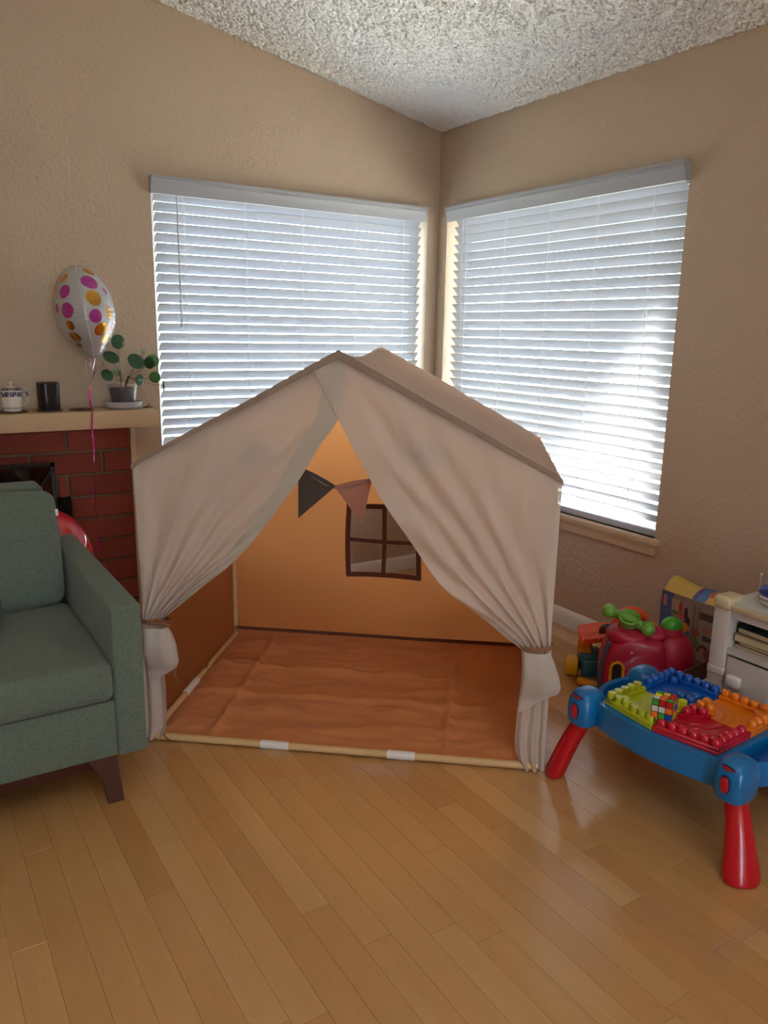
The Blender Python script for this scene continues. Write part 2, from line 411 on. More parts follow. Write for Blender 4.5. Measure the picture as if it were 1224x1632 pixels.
# ------------------------------------------------------------------ blinds
TILT = radians(47.5)
def blind(label, along, a0, a1, face, ladders, wand, va0, va1):
    """room edge of each slat turned up; origin at the sill end"""
    root = thing('window_blind', label, 'blind', (a0, face, WZ0) if along == 'x' else (face, a1, WZ0), 0 if along == 'x' else -pi/2)
    L = a1-a0      # local: x along, y outwards, z up from the sill
    sl = MB(); M = Matrix.Rotation(-TILT, 4, 'X')
    prof = []
    for k in range(9):
        t = k/8-.5; prof.append((t*.050, .0016+.0022*(1-4*t*t)))
    for k in range(8, -1, -1):
        t = k/8-.5; prof.append((t*.050, -.0014+.0022*(1-4*t*t)))
    sl.ring_loft([[M @ Vector((x, y, z)) for y, z in prof] for x in (0, L)])
    me = sl.mesh('slat', SLAT, 50)
    z = 1.4043
    i = 0
    while z > .045:
        o = link('slat', me, root, (0, .036, z), (radians(random.uniform(-1.5, 1.5)), random.uniform(-.0007, .0007), 0)); z -= .0443; i += 1
    mb = MB(); mb.box((0, .008, .002), (L, .062, .030), .005); obj('bottom_rail', mb, SLAT, root)
    mb = MB(); mb.box((0, .006, 1.435), (L, .062, 1.478), .002); obj('head_rail', mb, SLAT, root)
    v0, v1 = va0, va1
    vp = [(-.052, 1.478), (-.052, 1.470), (-.046, 1.466), (-.046, 1.455), (-.040, 1.448), (-.034, 1.430), (-.031, 1.405), (-.018, 1.405), (-.018, 1.478)]
    mb = MB(); mb.ring_loft([[Vector((x, y, z)) for y, z in vp] for x in (v0, v1)])
    for x in (v0+.002, v1-.014): mb.box((x, -.030, 1.407), (x+.012, -.001, 1.476))
    obj('valance', mb, SLAT, root)
    for a in ladders:
        mb = MB()
        for dy in (.017, .056): mb.tube([(a, dy, 1.44), (a+.002, dy, .75), (a, dy, .04)], .0009, 6)
        zz = 1.36
        while zz > .045:
            mb.tube([(a, .015, zz+.019), (a, .057, zz-.019)], .0006, 4); zz -= .0443
        obj('ladder_cord', mb, CORD, root)
    mb = MB(); mb.tube([(wand, -.012, 1.405), (wand+.001, -.012, .845), (wand+.001, -.012, .83)], [.0042, .0048, .006], 8); mb.tube([(wand, -.012, 1.40), (wand, .0, 1.425), (wand, .012, 1.43)], .0022, 6)
    obj('tilt_wand', mb, WAND, root)
    if along == 'y':
        mb = MB(); mb.box((L-.010, .004, 1.398), (L+.0035, .050, 1.470), .002); obj('valance_bracket', mb, plain('clear_grey_plastic', (.5, .48, .43, 1), .25), root)
    return root
blind('white horizontal blind on the left window, left of the room corner', 'x', LX0+.022, LX1-.028, YL, [1.259-LX0-.022+q for q in (0, .303, .605, .906, 1.211)], .092, -.030, 1.452)
blind('white horizontal blind on the right window, sunlit at its lower right', 'y', RY0+.006, RY1-.044, XR, [3.586-q for q in (3.472, 3.167, 2.858, 2.563, 2.264)], .110, -.005, 1.500)

# ------------------------------------------------------------------ fireplace
FY = 3.688
fp = thing('fireplace', 'red brick fireplace with tan mantel shelf behind the green sofa', 'fireplace', (0, FY, 0))
mb = MB()
for x0, x1, z0, z1 in ((-.9, .948, .622, .94), (.676, .948, 0, .63), (-.9, -.7, 0, .63)): mb.box((x0, .004, z0), (x1, .022, z1))
obj('mortar_bed', mb, MORTAR, fp)
edges = {0: (.662, .36), 1: (.812, .51), 2: (.661, .612, .31)}
def brick(x0, x1, z0, z1):
    mb = MB(); w = x1-x0; h = z1-z0; d = random.uniform(-.002, .002)
    mb.box((-w/2, -.010+d, -h/2), (w/2, .012, h/2), .004, 1)
    o = obj('brick', mb, BRICK, fp, ((x0+x1)/2, 0, (z0+z1)/2), (0, random.uniform(-.006, .006), random.uniform(-.004, .004)), smooth=0)
g = .013
for c in range(9):
    z0 = .828-.1033*c; z1 = z0+.1033-g
    if c < 3:
        xs = [.948]+list(edges[c]); x = xs[-1]
        while x > -.5: x -= .302; xs.append(x)
    else: xs = [.948, .676]
    for a, b in zip(xs, xs[1:]): brick(b+(g if not (c >= 3) else 0), a, max(0.0, z0), z1)
mb = MB(); mb.box((-.70, .02, 0), (.678, .06, .62)); obj('firebox', mb, FIREBOX_DARK, fp)  # flat panel, the shade of the open firebox put in as near-black colour
mb = MB(); mb.box((-1.0, -.192, .942-.0), (1.030, .02, 1.018), .004); obj('mantel_shelf', mb, MANTEL, fp)
mb = MB(); mb.box((.951, -.006, .0), (.963, .022, .94), .003); mb.box((.965, .004, .0), (.976, .022, .94), .003); obj('edge_trim', mb, CREAM_TRIM, fp)

sc = thing('fire_screen', 'black metal fire screen with crossed bars in front of the bricks', 'screen', (.2, 3.60, 0))
mb = MB(); mb.box((-.55, -.006, .004), (.402, .006, .024), .002); mb.box((-.55, -.006, .778), (.402, .006, .797), .002); mb.box((.383, -.006, .004), (.402, .006, .797), .002); mb.box((-.55, -.006, .004), (-.531, .006, .797), .002)
obj('screen_frame', mb, BLACK, sc)
for p, q in (((.395, .775), (.24, .56)), ((.08, .775), (.24, .66)), ((.24, .56), (.24, .05))):
    mb = MB(); mb.tube([(p[0], -.009, p[1]), (q[0], -.009, q[1])], .006, 8); obj('screen_bar', mb, BLACK, sc)
mb = MB(); mb.box((-.54, -.001, .01), (.39, .001, .785)); obj('mesh_panel', mb, MESH, sc)

# ------------------------------------------------------------------ play tent
FLx, FLy = .648, 2.498
tent = thing('play_tent', 'cream house-shaped fabric play tent with caramel lining and tied-back curtains', 'tent', (FLx, FLy, 0), atan2(-.635, .773))
TW, TD, TE, TA, TC = 1.335, .955, .955, 1.300, .662
gab = lambda x: TE+(TA-TE)*(1-abs(x-TC)/(TC if x < TC else TW-TC))
nz = lambda *p: noise.noise(Vector(p))
# base mat
def matf(u, v):
    x = .012+u*(TW-.024); y = .012+v*(TD-.02)
    w = .010*nz(x*4, y*9, 0)+.007*nz(x*9+3, y*16, 1)+.004*nz(x*19, y*27, 6)+.004*abs(nz(x*11+2, y*38, 8))
    for xs, amp in ((.22, .008), (1.02, .008)): w += amp*math.exp(-((x-xs-.01*nz(y*8, 3, xs))/.012)**2)
    for ys, amp in ((.34, .011), (.58, .009)): w += amp*math.exp(-((y-ys-.03*nz(x*3, ys, 7))/.014)**2)
    ph = y*60+7*nz(x*5, y*5, 4)
    w += .006*sin(ph)*max(0, nz(x*3+9, y*3, 2)+.1)
    e = min(sm(0, .05, u), sm(0, .05, 1-u), sm(0, .05, v), sm(0, .05, 1-v))
    return (x, y, .012+max(0, .010+1.5*w)*e+.022*sm(.955, 1, v))
obj('floor_mat', MB().grid(matf, 150, 110), MATC, tent, smooth=180)
# back wall with the window hole
wx0, wx1, wz0, wz1 = .540, .838, .328, .628
us = [i*wx0/14 for i in range(14)]+[wx0+(wx1-wx0)*i/10 for i in range(10)]+[wx1+(TW-wx1)*i/14 for i in range(15)]
vs_ = [i*wz0/12 for i in range(12)]+[wz0+(wz1-wz0)*i/10 for i in range(11)]+[None]*12
def bwpt(i, j):
    x = us[i]; z = vs_[j]
    if z is None:
        k = (j-22)/12; z = wz1+(gab(x)-wz1)*k
    dy = .010*nz(x*3, z*3, 5)+.004*nz(x*8, z*8, 9)
    dx = 0
    if z > .01 and z < .95: dx = .006*nz(z*5, x*2, 3) if .3 < x < 1.1 else 0
    return (x+dx, TD+dy*min(1, z*6), .012+z*(1-.012/TE) if z < .02 else z)
mb = MB(); V = [[mb.bm.verts.new(bwpt(i, j)) for j in range(len(vs_))] for i in range(len(us))]
for i in range(len(us)-1):
    for j in range(len(vs_)-1):
        if 14 <= i < 24 and 12 <= j < 22: continue
        mb.bm.faces.new((V[i][j], V[i+1][j], V[i+1][j+1], V[i][j+1]))
back = obj('back_wall', mb, TAN, tent, smooth=180)
def strip(pts, w, t=.002, yo=-.004):   # tape lying in the back wall plane along pts (x,z)
    pts = [Vector((x, 0, z)) for x, z in pts]; rings = []
    for i, p in enumerate(pts):
        d = (pts[min(i+1, len(pts)-1)]-pts[max(i-1, 0)]).normalized(); n = Vector((-d.z, 0, d.x))*w/2
        y = TD+yo+.010*nz(p.x*3, p.z*3, 5)
        rings.append([Vector((q.x, y+dy, q.z)) for q, dy in ((p-n, 0), (p+n, 0), (p+n, t), (p-n, t))])
    return MB().ring_loft(rings)
def arc(a, b, bow, n=10):
    a = Vector(a); b = Vector(b); d = (b-a); nn = Vector((-d.y, d.x)).normalized()
    return [tuple(a.lerp(b, k/n)+nn*bow*sin(pi*k/n)) for k in range(n+1)]
for a, b, bow, w in (((wx0-.006, wz0-.01), (wx0-.004, wz1+.01), .006, .022), ((wx1+.008, wz0-.01), (wx1+.006, wz1+.01), .004, .022), ((wx0-.016, wz0-.006), (wx1+.018, wz0-.008), .007, .022), ((wx0-.016, wz1+.004), (wx1+.016, wz1+.004), .003, .022), (((wx0+wx1)/2, wz0), ((wx0+wx1)/2, wz1), -.002, .019), ((wx0, (wz0+wz1)/2+.006), (wx1, (wz0+wz1)/2), -.003, .017)):
    obj('window_tape', strip(arc(a, b, bow), w), TAPE, back)
obj('bottom_hem', strip([(.02, .040), (.4, .041), (.8, .040), (1.31, .043)], .016, yo=-.008), TAPE, back)
for name, x in (('left_wall', .010), ('right_wall', TW-.014)):
    f = lambda u, v, x=x: (x+(.007*nz(u*3, v*3, x+2)), u*TD, .012+v*(TE-.012))
    obj(name, MB().grid(f, 20, 20), TAN, tent, smooth=180)
# roof: two slopes over a sagging ridge, with a bound front lip
def roofpt(side, u, v, lift=0):
    y = -.012+v*(TD+.04)
    x = TC+(-TC+.004 if side < 0 else TW-TC-.002)*u
    z = TA+.012-(TA-TE+.012)*u+.004*nz(x*4, y*4, side)-.022*sin(pi*v)*(1-u)**2-.006*sin(pi*v)*(1-u)
    if u > .97: z -= (u-.97)*.2
    return (x, y, z+lift)
for side in (-1, 1):
    obj('roof_panel', MB().grid(lambda u, v, s=side: roofpt(s, u, v), 24, 24), FABRIC, tent, smooth=60)
    rings = []
    for k in range(25):
        u = k/24; p = Vector(roofpt(side, u, 0))
        h = .020-.011*u
        rings.append([p+Vector((0, -.013, .003)), p+Vector((0, .004, .004)), p+Vector((0, .004, -h)), p+Vector((0, -.013, -h))])
    obj('roof_binding', MB().ring_loft(rings), BIND, tent)
    mb = MB(); x = .003 if side < 0 else TW-.002
    f = lambda u, v, x=x, s=side: (x+.004*v*s, -.012+u*(TD+.035), TE-.004-.018*v+.003*nz(u*6, v, s))
    obj('roof_valance', MB().grid(f, 16, 3), FABRIC, tent, smooth=60)
# frame of pine dowels with white joints
R = .0115
def pole(a, b, r=R): mb = MB(); mb.tube([a, b], r, 12); return obj('pole', mb, DOWEL, tent)
def joint(a, b):
    mb = MB(); mb.tube([a, b], R+.003, 14); return obj('pole_joint', mb, TUBE, tent)
pole((.012, -.004, .015), (TW-.02, -.004, .015), .0125)
joint((.402, -.004, .015), (.497, -.004, .015)); joint((.828, -.004, .015), (.919, -.004, .015))
pole((.022, 0, .022), (.022, TD-.03, .022)); joint((.022, .30, .022), (.022, .42, .022))
pole((TW-.022, 0, .022), (TW-.022, TD-.03, .022)); pole((.02, TD-.022, .016), (TW-.02, TD-.022, .016), .010)
for x in (.022, TW-.022):
    pole((x, .022, .02), (x, .022, TE-.005)); pole((x, TD-.03, .02), (x, TD-.03, TE-.005))
for y in (.022, TD-.03):
    pole((.022, y, TE-.02), (TC, y, TA-.02)); pole((TW-.022, y, TE-.02), (TC, y, TA-.02))
pole((TC, .02, TA-.03), (TC, TD-.02, TA-.03))
# brown fabric ties
for p in ((.03, TD-.045, .05), (.024, .52, .03), (.07, -.012, .02)):
    mb = MB(); a = Vector(p)
    mb.tube([a+Vector((-.012, 0, .012)), a, a+Vector((.010, -.008, -.012 if p[2] > .03 else -.006))], [.006, .008, .005], 6, flat=.35)
    mb.tube([a, a+Vector((.016, -.012, .026 if p[1] > .5 else -.008))], [.007, .004], 6, flat=.3); obj('fabric_tie', mb, TIE, tent)
# curtains
def edge(P): return catmull([(x, 0, z) for x, z in P], 8)
EL = edge([(.690, 1.262), (.662, 1.102), (.600, 1.010), (.532, .898), (.445, .783), (.337, .654), (.209, .547), (.086, .447)])
ER = edge([(.585, 1.262), (.668, 1.106), (.766, .926), (.856, .794), (.967, .637), (1.089, .530), (1.240, .423)])
def curtain(side):
    E = EL if side < 0 else ER
    xo = .004 if side < 0 else TW-.004
    xt = E[0].x; tie_o = Vector((.012 if side < 0 else TW-.006, 0, .435)); tie_i = E[-1]
    y0 = -.006 if side < 0 else -.014
    seed = 3.1 if side < 0 else 8.7
    def f(u, v):
        # u 0 outer .. 1 inner ; v 0 top .. 1 tie
        x = xo+(xt-xo)*u; T = Vector((x, 0, gab(min(max(x, .0), TW))-.002)); B = tie_o.lerp(tie_i, u)
        st = T.lerp(B, v); s1 = E[0].lerp(E[-1], v); sag = resample(E, v)-s1
        p = st+sag*(u**1.6)
        fr = 3.2+5.5*v
        fold = sin(2*pi*(u*fr*.75+.35*nz(u*2, v*2, seed))+seed)*(.002+.013*v*(1-.25*v))*sm(0, .15, v+.03)
        fold += .010*nz(u*5+seed, v*2.2, 1.3)+.004*nz(u*16, v*5, seed)
        fold += .003*sin(2*pi*(u*11+v*1.2))*v*v
        ed = sm(0, .08, u)
        y = y0+fold*ed-.012*sin(pi*v)*u
        if v > .9: y -= .012*(v-.9)/.1
        return (p.x, y, p.z)
    c = obj('curtain', MB().grid(f, 90, 70), CURT, tent, smooth=180)
    if side < 0:
        def h(u, v):
            q = Vector(f(.90+.10*u, v)); return (q.x, q.y-.003, q.z)
        obj('curtain_hem', MB().grid(h, 4, 60), HEM, c, smooth=180)
    return c
for side in (-1, 1):
    c = curtain(side)
    # tie band, gathered tail and hanging strip
    if side < 0:
        xa, xb, zt = .006, .098, .436
        tail = [(.424, .020, .104), (.40, .024, .118), (.36, .026, .134), (.31, .028, .142), (.275, .030, .128), (.25, .032, .098), (.243, .034, .085)]
        low = [(.43, .0, .075), (.30, .0, .080), (.20, .0, .084), (.10, .0, .084), (.05, .0, .080), (.006, .0, .05)]
    else:
        xa, xb, zt = 1.238, 1.334, .430
        tail = [(.424, 1.243, 1.326), (.39, 1.244, 1.342), (.35, 1.244, 1.358), (.31, 1.243, 1.366), (.28, 1.242, 1.360), (.255, 1.240, 1.330), (.236, 1.238, 1.300)]
        low = [(.43, 1.255, 1.334), (.28, 1.246, 1.334), (.20, 1.240, 1.335), (.10, 1.238, 1.335), (.055, 1.244, 1.335), (.006, 1.270, 1.335)]
    def interp(tab, z):
        for a, b in zip(tab, tab[1:]):
            if z >= b[0]:
                k = (a[0]-z)/(a[0]-b[0]); return a[1]+(b[1]-a[1])*k, a[2]+(b[2]-a[2])*k
        return tab[-1][1:]
    sd = side
    def ft(u, v):   # closed gathered tail: front and back sheet
        z = tail[0][0]+(tail[-1][0]-tail[0][0])*v
        a, b = interp(tail, z); ang = 2*pi*u
        cx, hw = (a+b)/2, (b-a)/2; dep = .016+.026*sin(pi*min(1, v*1.1+.1))*.9
        k = 1+.10*sin(ang*5+3*v+sd)*(1-v*.5)
        slope = (.02*(cos(ang)) if sd > 0 else .012*cos(ang))*sm(.6, 1, v)
        return (cx+hw*cos(ang)*(1 if abs(cos(ang)) > .9 else k), -.026-dep*.55+dep*sin(ang)*k+.003*nz(u*9, v*4, sd), z+slope)
    obj('curtain_tail', MB().grid(ft, 64, 26), CURT, c, smooth=180)
    def fl(u, v):
        z = .43+(.006-.43)*v; a, b = interp(low, z); x = a+(b-a)*u
        if sd > 0: fold = .012*sin(2*pi*(u*2.6+.15*v)+1.0)*(.35+.65*v)*sm(0, .2, 1-u)
        else: fold = .010*sin(2*pi*(u*1.6)+.6)*(.4+.6*v)
        return (x, -.016+fold+.002*nz(u*4, v*4, 5), z)
    obj('hanging_strip', MB().grid(fl, 30, 30), CURT, c, smooth=180)
    mb = MB(); rings = []
    cx, hw = (xa+xb)/2, (xb-xa)/2+.003
    for k in range(28):
        a = 2*pi*k/28; cxk, cyk = cx+hw*cos(a), -.012+.030*sin(a); n = Vector((cos(a), sin(a), 0))
        zz = zt+.004*cos(a)*sd
        p = Vector((cxk, cyk, zz)); rings.append([p+Vector((0, 0, .007)), p+n*.002+Vector((0, 0, .007)), p+n*.002-Vector((0, 0, .007)), p-Vector((0, 0, .007))])
    mb.ring_loft(rings, closed=True); tb = obj('tie_band', mb, TIE, tent)
    if side < 0:
        mb = MB(); mb.tube([(.07, -.044, .436), (.10, -.047, .440), (.118, -.044, .432), (.10, -.047, .428)], [.005, .006, .005, .004], 6, flat=.5); obj('tie_bow', mb, TIE, tb)
        mb = MB(); mb.tube([(.128, -.050, .285), (.133, -.054, .262), (.142, -.05, .232)], [.007, .004, .003], 6, flat=.3); obj('tie_end', mb, TIE, tb)

# bunting hung inside the front opening
bt = thing('pennant_garland', 'garland of triangular cloth pennants strung inside the tent opening', 'garland', (FLx, FLy, 0), atan2(-.635, .773))
GY = .062
spts = catmull([(.10, GY, .99), (.21, GY, 1.02), (.328, GY, 1.03), (.449, GY, .985), (.53, GY, .942), (.637, GY, .888), (.755, GY, .916), (.846, GY, .985), (.955, GY, 1.055), (1.05, GY, 1.10)], 8)
# ends tie to the rafters
mb = MB(); mb.tube(spts, .003, 6); obj('string', mb, STRING, bt)
def flag(a, b, tip, mat, lab=None):
    a, b, tip = (Vector((p[0], 0, p[1])) for p in (a, b, tip))
    def f(u, v):
        top = a.lerp(b, u); top.z += .004*sin(pi*u); q = top.lerp(tip, v*.985)
        return (q.x, GY+.004*sin(3*u+2*v)+.003*nz(u*2, v*2, a.x*9)-.004, q.z)
    mb = MB().grid(f, 10, 10); o = obj('pennant', mb, mat, bt, smooth=180)
    if lab: o['label'] = lab
    s = MB(); d = (b-a).normalized(); nrm = Vector((-d.z, 0, d.x))
    s.ring_loft([[Vector((q.x, GY-.007, q.z)) for q in (p+nrm*.006,)]+[Vector((q.x, GY+.002, q.z)) for q in (p+nrm*.006, p-nrm*.005)]+[Vector((q.x, GY-.007, q.z)) for q in (p-nrm*.005,)] for p in (a.lerp(b, k/6)+Vector((0, 0, .004*sin(pi*k/6))) for k in range(7))])
    obj('pennant_sleeve', s, mat, o, smooth=0)
flag((.335, 1.036), (.455, .990), (.357, .90), FLAGC[0], 'grey pennant hidden behind the left curtain')
flag((.520, .945), (.636, .890), (.518, .783), FLAGC[1], 'dark brown pennant')
flag((.639, .889), (.754, .916), (.727, .769), FLAGC[2], 'dusty rose pennant')
flag((.835, .985), (.955, 1.062), (.952, .955), FLAGC[3], 'blue grey pennant showing through the right curtain')

# ------------------------------------------------------------------ sofa
sofa = thing('sofa', 'sage green tweed sofa with wooden feet left of the tent', 'sofa', (0, 0, 0))
AX0, AX1, SF, SBK = .478, .562, 2.160, 3.07
LXS = -1.25
def softbox(lo, hi, r=.04, puff=.012, seed=0):
    lo = Vector(lo); hi = Vector(hi); mb = MB(); mb.box(lo, hi, r, 4)
    bmesh.ops.subdivide_edges(mb.bm, edges=[e for e in mb.bm.edges if e.calc_length() > .12], cuts=5, use_grid_fill=True)
    c = (lo+hi)/2; d = (hi-lo)/2
    for v in mb.bm.verts:
        q = Vector(((v.co[k]-c[k])/d[k] for k in range(3)))
        w = [(1-abs(q[1])**2.5)*(1-abs(q[2])**2.5), (1-abs(q[0])**4)*(1-abs(q[2])**2.5), (1-abs(q[0])**4)*(1-abs(q[1])**2.5)]
        for k in range(3):
            v.co[k] += puff*max(0, w[k])*math.copysign(abs(q[k])**3, q[k])+.002*nz(v.co.x*9+seed, v.co.y*9, v.co.z*9+k)
    return mb
arm = MB(); arm.box((AX0, SF, .148), (AX1, SBK, .605), .009, 3); obj('arm', arm, TWEED, sofa)
arm = MB(); arm.box((LXS-.08, SF, .148), (LXS, SBK, .605), .009, 3); obj('arm', arm, TWEED, sofa)
mb = MB(); mb.box((LXS, SF+.012, .148), (AX0-.001, SF+.06, .322), .006, 2); mb.box((LXS, SF+.05, .16), (AX0-.001, SBK-.02, .30)); obj('front_rail', mb, TWEED, sofa)
xm = (LXS+AX0)/2
for k, (a, b) in enumerate(((xm+.002, AX0-.004), (LXS+.002, xm-.002))):
    sc_ = obj('seat_cushion', softbox((a, SF-.006, .326), (b, 2.78, .442), .026, .010, k), TWEED, sofa, smooth=60)
    pp = MB(); zz = .425
    pp.tube([(a+.03, SF-.010, .352), (b-.025, SF-.010, .352)], .0022, 6); obj('seam', pp, TWEED, sc_)
    bc = softbox((a-.02 if k else a, -.085, 0), (b-.016, .085, .385), .035, .012, k+5)
    M = Matrix.Translation((0, 2.80, .436)) @ Matrix.Rotation(radians(-10), 4, 'X'); bc.xf(M)
    bo = obj('back_cushion', bc, TWEED, sofa, smooth=60)
    pp = MB(); pp.tube([(a+.03, -.094, .235), ((a+b)/2, -.100, .228), (b-.045, -.094, .235)], .0022, 6); pp.xf(M); obj('seam', pp, TWEED, bo)
    if k == 0:
        tg = MB(); tg.box((b-.022, -.066, .30), (b-.008, -.063, .322)); tg.xf(M); obj('care_tag', tg, TUBE, bo)
mb = MB(); mb.box((LXS, 2.93, .30), (AX0-.03, SBK, .822), .02, 3); obj('back_frame', mb, TWEED, sofa)
mb = MB(); mb.box((LXS+.02, SF+.055, .095), (AX0-.05, SF+.085, .150), .003); mb.box((AX0-.06, SF+.06, .095), (AX0-.03, SBK-.06, .150), .003); obj('plinth_rail', mb, WALNUT, sofa)
def leg(x, y, sx, sy):
    mb = MB(); rings = []
    for z, w in ((.150, .052), (.135, .050), (.10, .036), (.05, .029), (.0, .026)):
        ox = x+sx*(.012*(1-z/.15)); oy = y+sy*(.010*(1-z/.15))
        # outer edge straight, inner edge flares into the rail
        rings.append([Vector(p) for p in ((ox-sx*w*1.35, oy-.018, z), (ox+sx*.008, oy-.018, z), (ox+sx*.008, oy+.018, z), (ox-sx*w*1.35, oy+.018, z))] if sx > 0 else [Vector(p) for p in ((ox+.008*sx, oy-.018, z), (ox+w*1.35, oy-.018, z), (ox+w*1.35, oy+.018, z), (ox+.008*sx, oy+.018, z))])
    mb.ring_loft(rings); return obj('leg', mb, WALNUT, sofa)
leg(.466, 2.196, 1, -1); leg(.466, 2.99, 1, 1); leg(LXS+.01, 2.196, -1, -1); leg(LXS+.01, 2.99, -1, 1)
pl = thing('throw_pillow', 'rounded grey green throw pillow at the left edge on the sofa seat', 'pillow', (.06, 2.55, .449))
mb = MB(); mb.ell((0, 0, .085), (.185, .10, .088), 30, 16, p=.8); obj('pillow_cover', mb, plain('grey_green_chenille', srgb(84, 100, 98), .95, var=.2, bump=.002, bscale=300), pl)
mb = MB(); mb.tube([(.186*cos(2*pi*k/40), .101*sin(2*pi*k/40), .085) for k in range(41)], .003, 6); obj('piping', mb, TWEED, pl)

# ------------------------------------------------------------------ balloons
def m_foil():
    t = NT('dotted_foil'); c = t.n('ShaderNodeTexCoord').outputs['Object']
    a, b, h = .118, .195, .185
    def front(cx, cy):
        cx = cx-(410+(cy-530)*.137); x = cx/275*.96; z = (530-cy)/445*.96
        y = -sqrt(max(0.02, 1-x*x-z*z)); return Vector((x*a, y*b, z*h))
    pink = [(240, 325, 62), (465, 255, 76), (255, 500, 68), (505, 580, 60), (598, 355, 36), (590, 245, 45), (185, 185, 50), (655, 690, 50), (610, 885, 40), (165, 470, 40)]
    gold = [(235, 195, 50), (465, 150, 58), (497, 410, 70), (275, 640, 45), (555, 715, 68), (300, 765, 60), (600, 820, 55), (625, 560, 55), (150, 320, 60), (330, 855, 40)]
    def mask(lst):
        acc = None
        for cx, cy, r in lst:
            p = front(cx, cy); d = t.n('ShaderNodeVectorMath', {0: c, 1: tuple(p)}, operation='DISTANCE')
            mk = t.math('LESS_THAN', d.outputs['Value'], r/275*a*1.02); acc = mk if acc is None else t.math('MAXIMUM', acc, mk)
        return acc
    # dots on the far half, for a view from behind
    far = t.n('ShaderNodeTexVoronoi', {'Vector': c, 'Scale': 14.0, 'Randomness': .3}); sep = t.n('ShaderNodeSeparateXYZ', {0: c})
    isfar = t.math('GREATER_THAN', sep.outputs[1], .02); fd = t.math('MULTIPLY', t.math('LESS_THAN', far.outputs['Distance'], .36), isfar)
    fs = t.n('ShaderNodeSeparateColor', {0: far.outputs['Color']}); fp_ = t.math('MULTIPLY', fd, t.math('GREATER_THAN', fs.outputs[0], .5)); fg = t.math('MULTIPLY', fd, t.math('LESS_THAN', fs.outputs[0], .5))
    mp, mg = t.math('MAXIMUM', mask(pink), fp_), t.math('MAXIMUM', mask(gold), fg)
    col = t.mix(mp, (.46, .45, .44, 1), srgb(172, 52, 138)); col = t.mix(mg, col, srgb(206, 146, 52))
    w = t.noise(t.coord('Object', (6, 6, 70)), 1.5, 2)
    t.set(Base_Color=col, Metallic=t.math('MULTIPLY', mg, .85), Roughness=.22, Coat_Weight=.4, Coat_Roughness=.1, Normal=t.bump(w.outputs[0], .35, .01)); return t.m
FOIL = m_foil()
fb = thing('foil_balloon', 'white foil balloon with magenta and gold dots above the mantel', 'balloon', (.730, 3.42, 1.425))
a, b, h = .118, .195, .183
mb = MB(); rings = []; NU = 56; NV = 36
for i in range(1, NV):
    t_ = pi*i/NV-pi/2; z = h*sin(t_); r = cos(t_)
    if t_ < 0: r *= (1-.22*sm(.2, 1, -sin(t_)))
    ring = []
    for j in range(NU):
        ang = 2*pi*j/NU; s, c_ = sin(ang), cos(ang)
        # seam runs at c_=0 (faces the viewer); puckers along it
        pk = 1-.03*abs(sin(t_*18))*math.exp(-(abs(c_)/.25)**2)+.03*math.exp(-(abs(c_)/.10)**2)
        ring.append(Vector((a*r*math.copysign(abs(c_)**.9, c_)*pk, b*r*s*pk, z)))
    rings.append(ring)
mb.ring_loft(rings)
Rb = Matrix.Rotation(-atan2(.73, 3.42), 4, 'Z') @ Matrix.Rotation(radians(-7.5), 4, 'Y')
fbo = obj('foil_body', mb, FOIL, fb, rot=Rb.to_euler(), smooth=180)
mb = MB(); mb.tube([(0, -b*1.0*cos(q), h*sin(q)) for q in [pi*(k/40-.5)*.96 for k in range(41)]], .0022, 6); obj('seam', mb, plain('foil_seam', (.5, .5, .5, 1), .3), fbo)
mb = MB(); mb.tube([(0, 0, -h+.006), (.0, -.004, -h-.012), (-.010, -.006, -h-.03), (-.014, -.004, -h-.045)], [.010, .007, .009, .004], 8, flat=.35); obj('tail_valve', mb, plain('clear_foil', (.7, .7, .7, 1), .15, .6), fbo)
RIB = plain('magenta_ribbon', srgb(198, 40, 140), .25, .2)
rp = [(.751, 1.241), (.734, 1.208), (.753, 1.19), (.741, 1.156), (.734, 1.118), (.728, 1.067), (.736, 1.027), (.732, .962), (.731, .87), (.726, .749), (.727, .64), (.725, .558), (.723, .489), (.724, .413)]
cp = catmull([(x-.730, .01+(.008*sin(i*2.1)), z-1.425) for i, (x, z) in enumerate(rp)], 6)
mb = MB(); rings = []
for i, p in enumerate(cp):
    an = .5+1.5*sin(i*.13); w = .0038 if i < 60 else .0024; d = Vector((cos(an), sin(an), 0))
    rings.append([p+d*w, p+d*w+Vector((0, .0006, 0)), p-d*w+Vector((0, .0006, 0)), p-d*w])
mb.ring_loft(rings); obj('ribbon', mb, RIB, fb)
mb = MB(); mb.tube([(-.004, .01, -.19), (-.012, .004, -.225), (-.004, .012, -.245)], .002, 6); mb.tube([(.008, .01, -.2), (.02, .006, -.232), (.014, .01, -.25)], .002, 6); obj('ribbon_loop', mb, plain('pale_ribbon', (.7, .6, .62, 1), .3), fb)

rbn = thing('red_balloon', 'glossy red balloon peeking up between the sofa and the bricks', 'balloon', (.48, 3.31, 0))
REDB = plain('red_latex', srgb(206, 24, 40), .12, coat=.6)
mb = MB(); mb.ell((0, 0, .445), (.198, .198, .215), 40, 24); mb.tube([(0, 0, .235), (0, 0, .215), (0, 0, .20)], [.02, .008, .016], 10); obj('balloon_body', mb, REDB, rbn)
mb = MB(); mb.tube([(0, 0, .205), (.004, .003, .1), (0, 0, .03)], .0012, 5); obj('ribbon', mb, RIB, rbn)
mb = MB(); mb.lathe([(.03, 0), (.034, .006), (.03, .02), (.008, .032)], 18); obj('weight', mb, plain('red_foil', srgb(150, 16, 30), .3, .5), rbn)

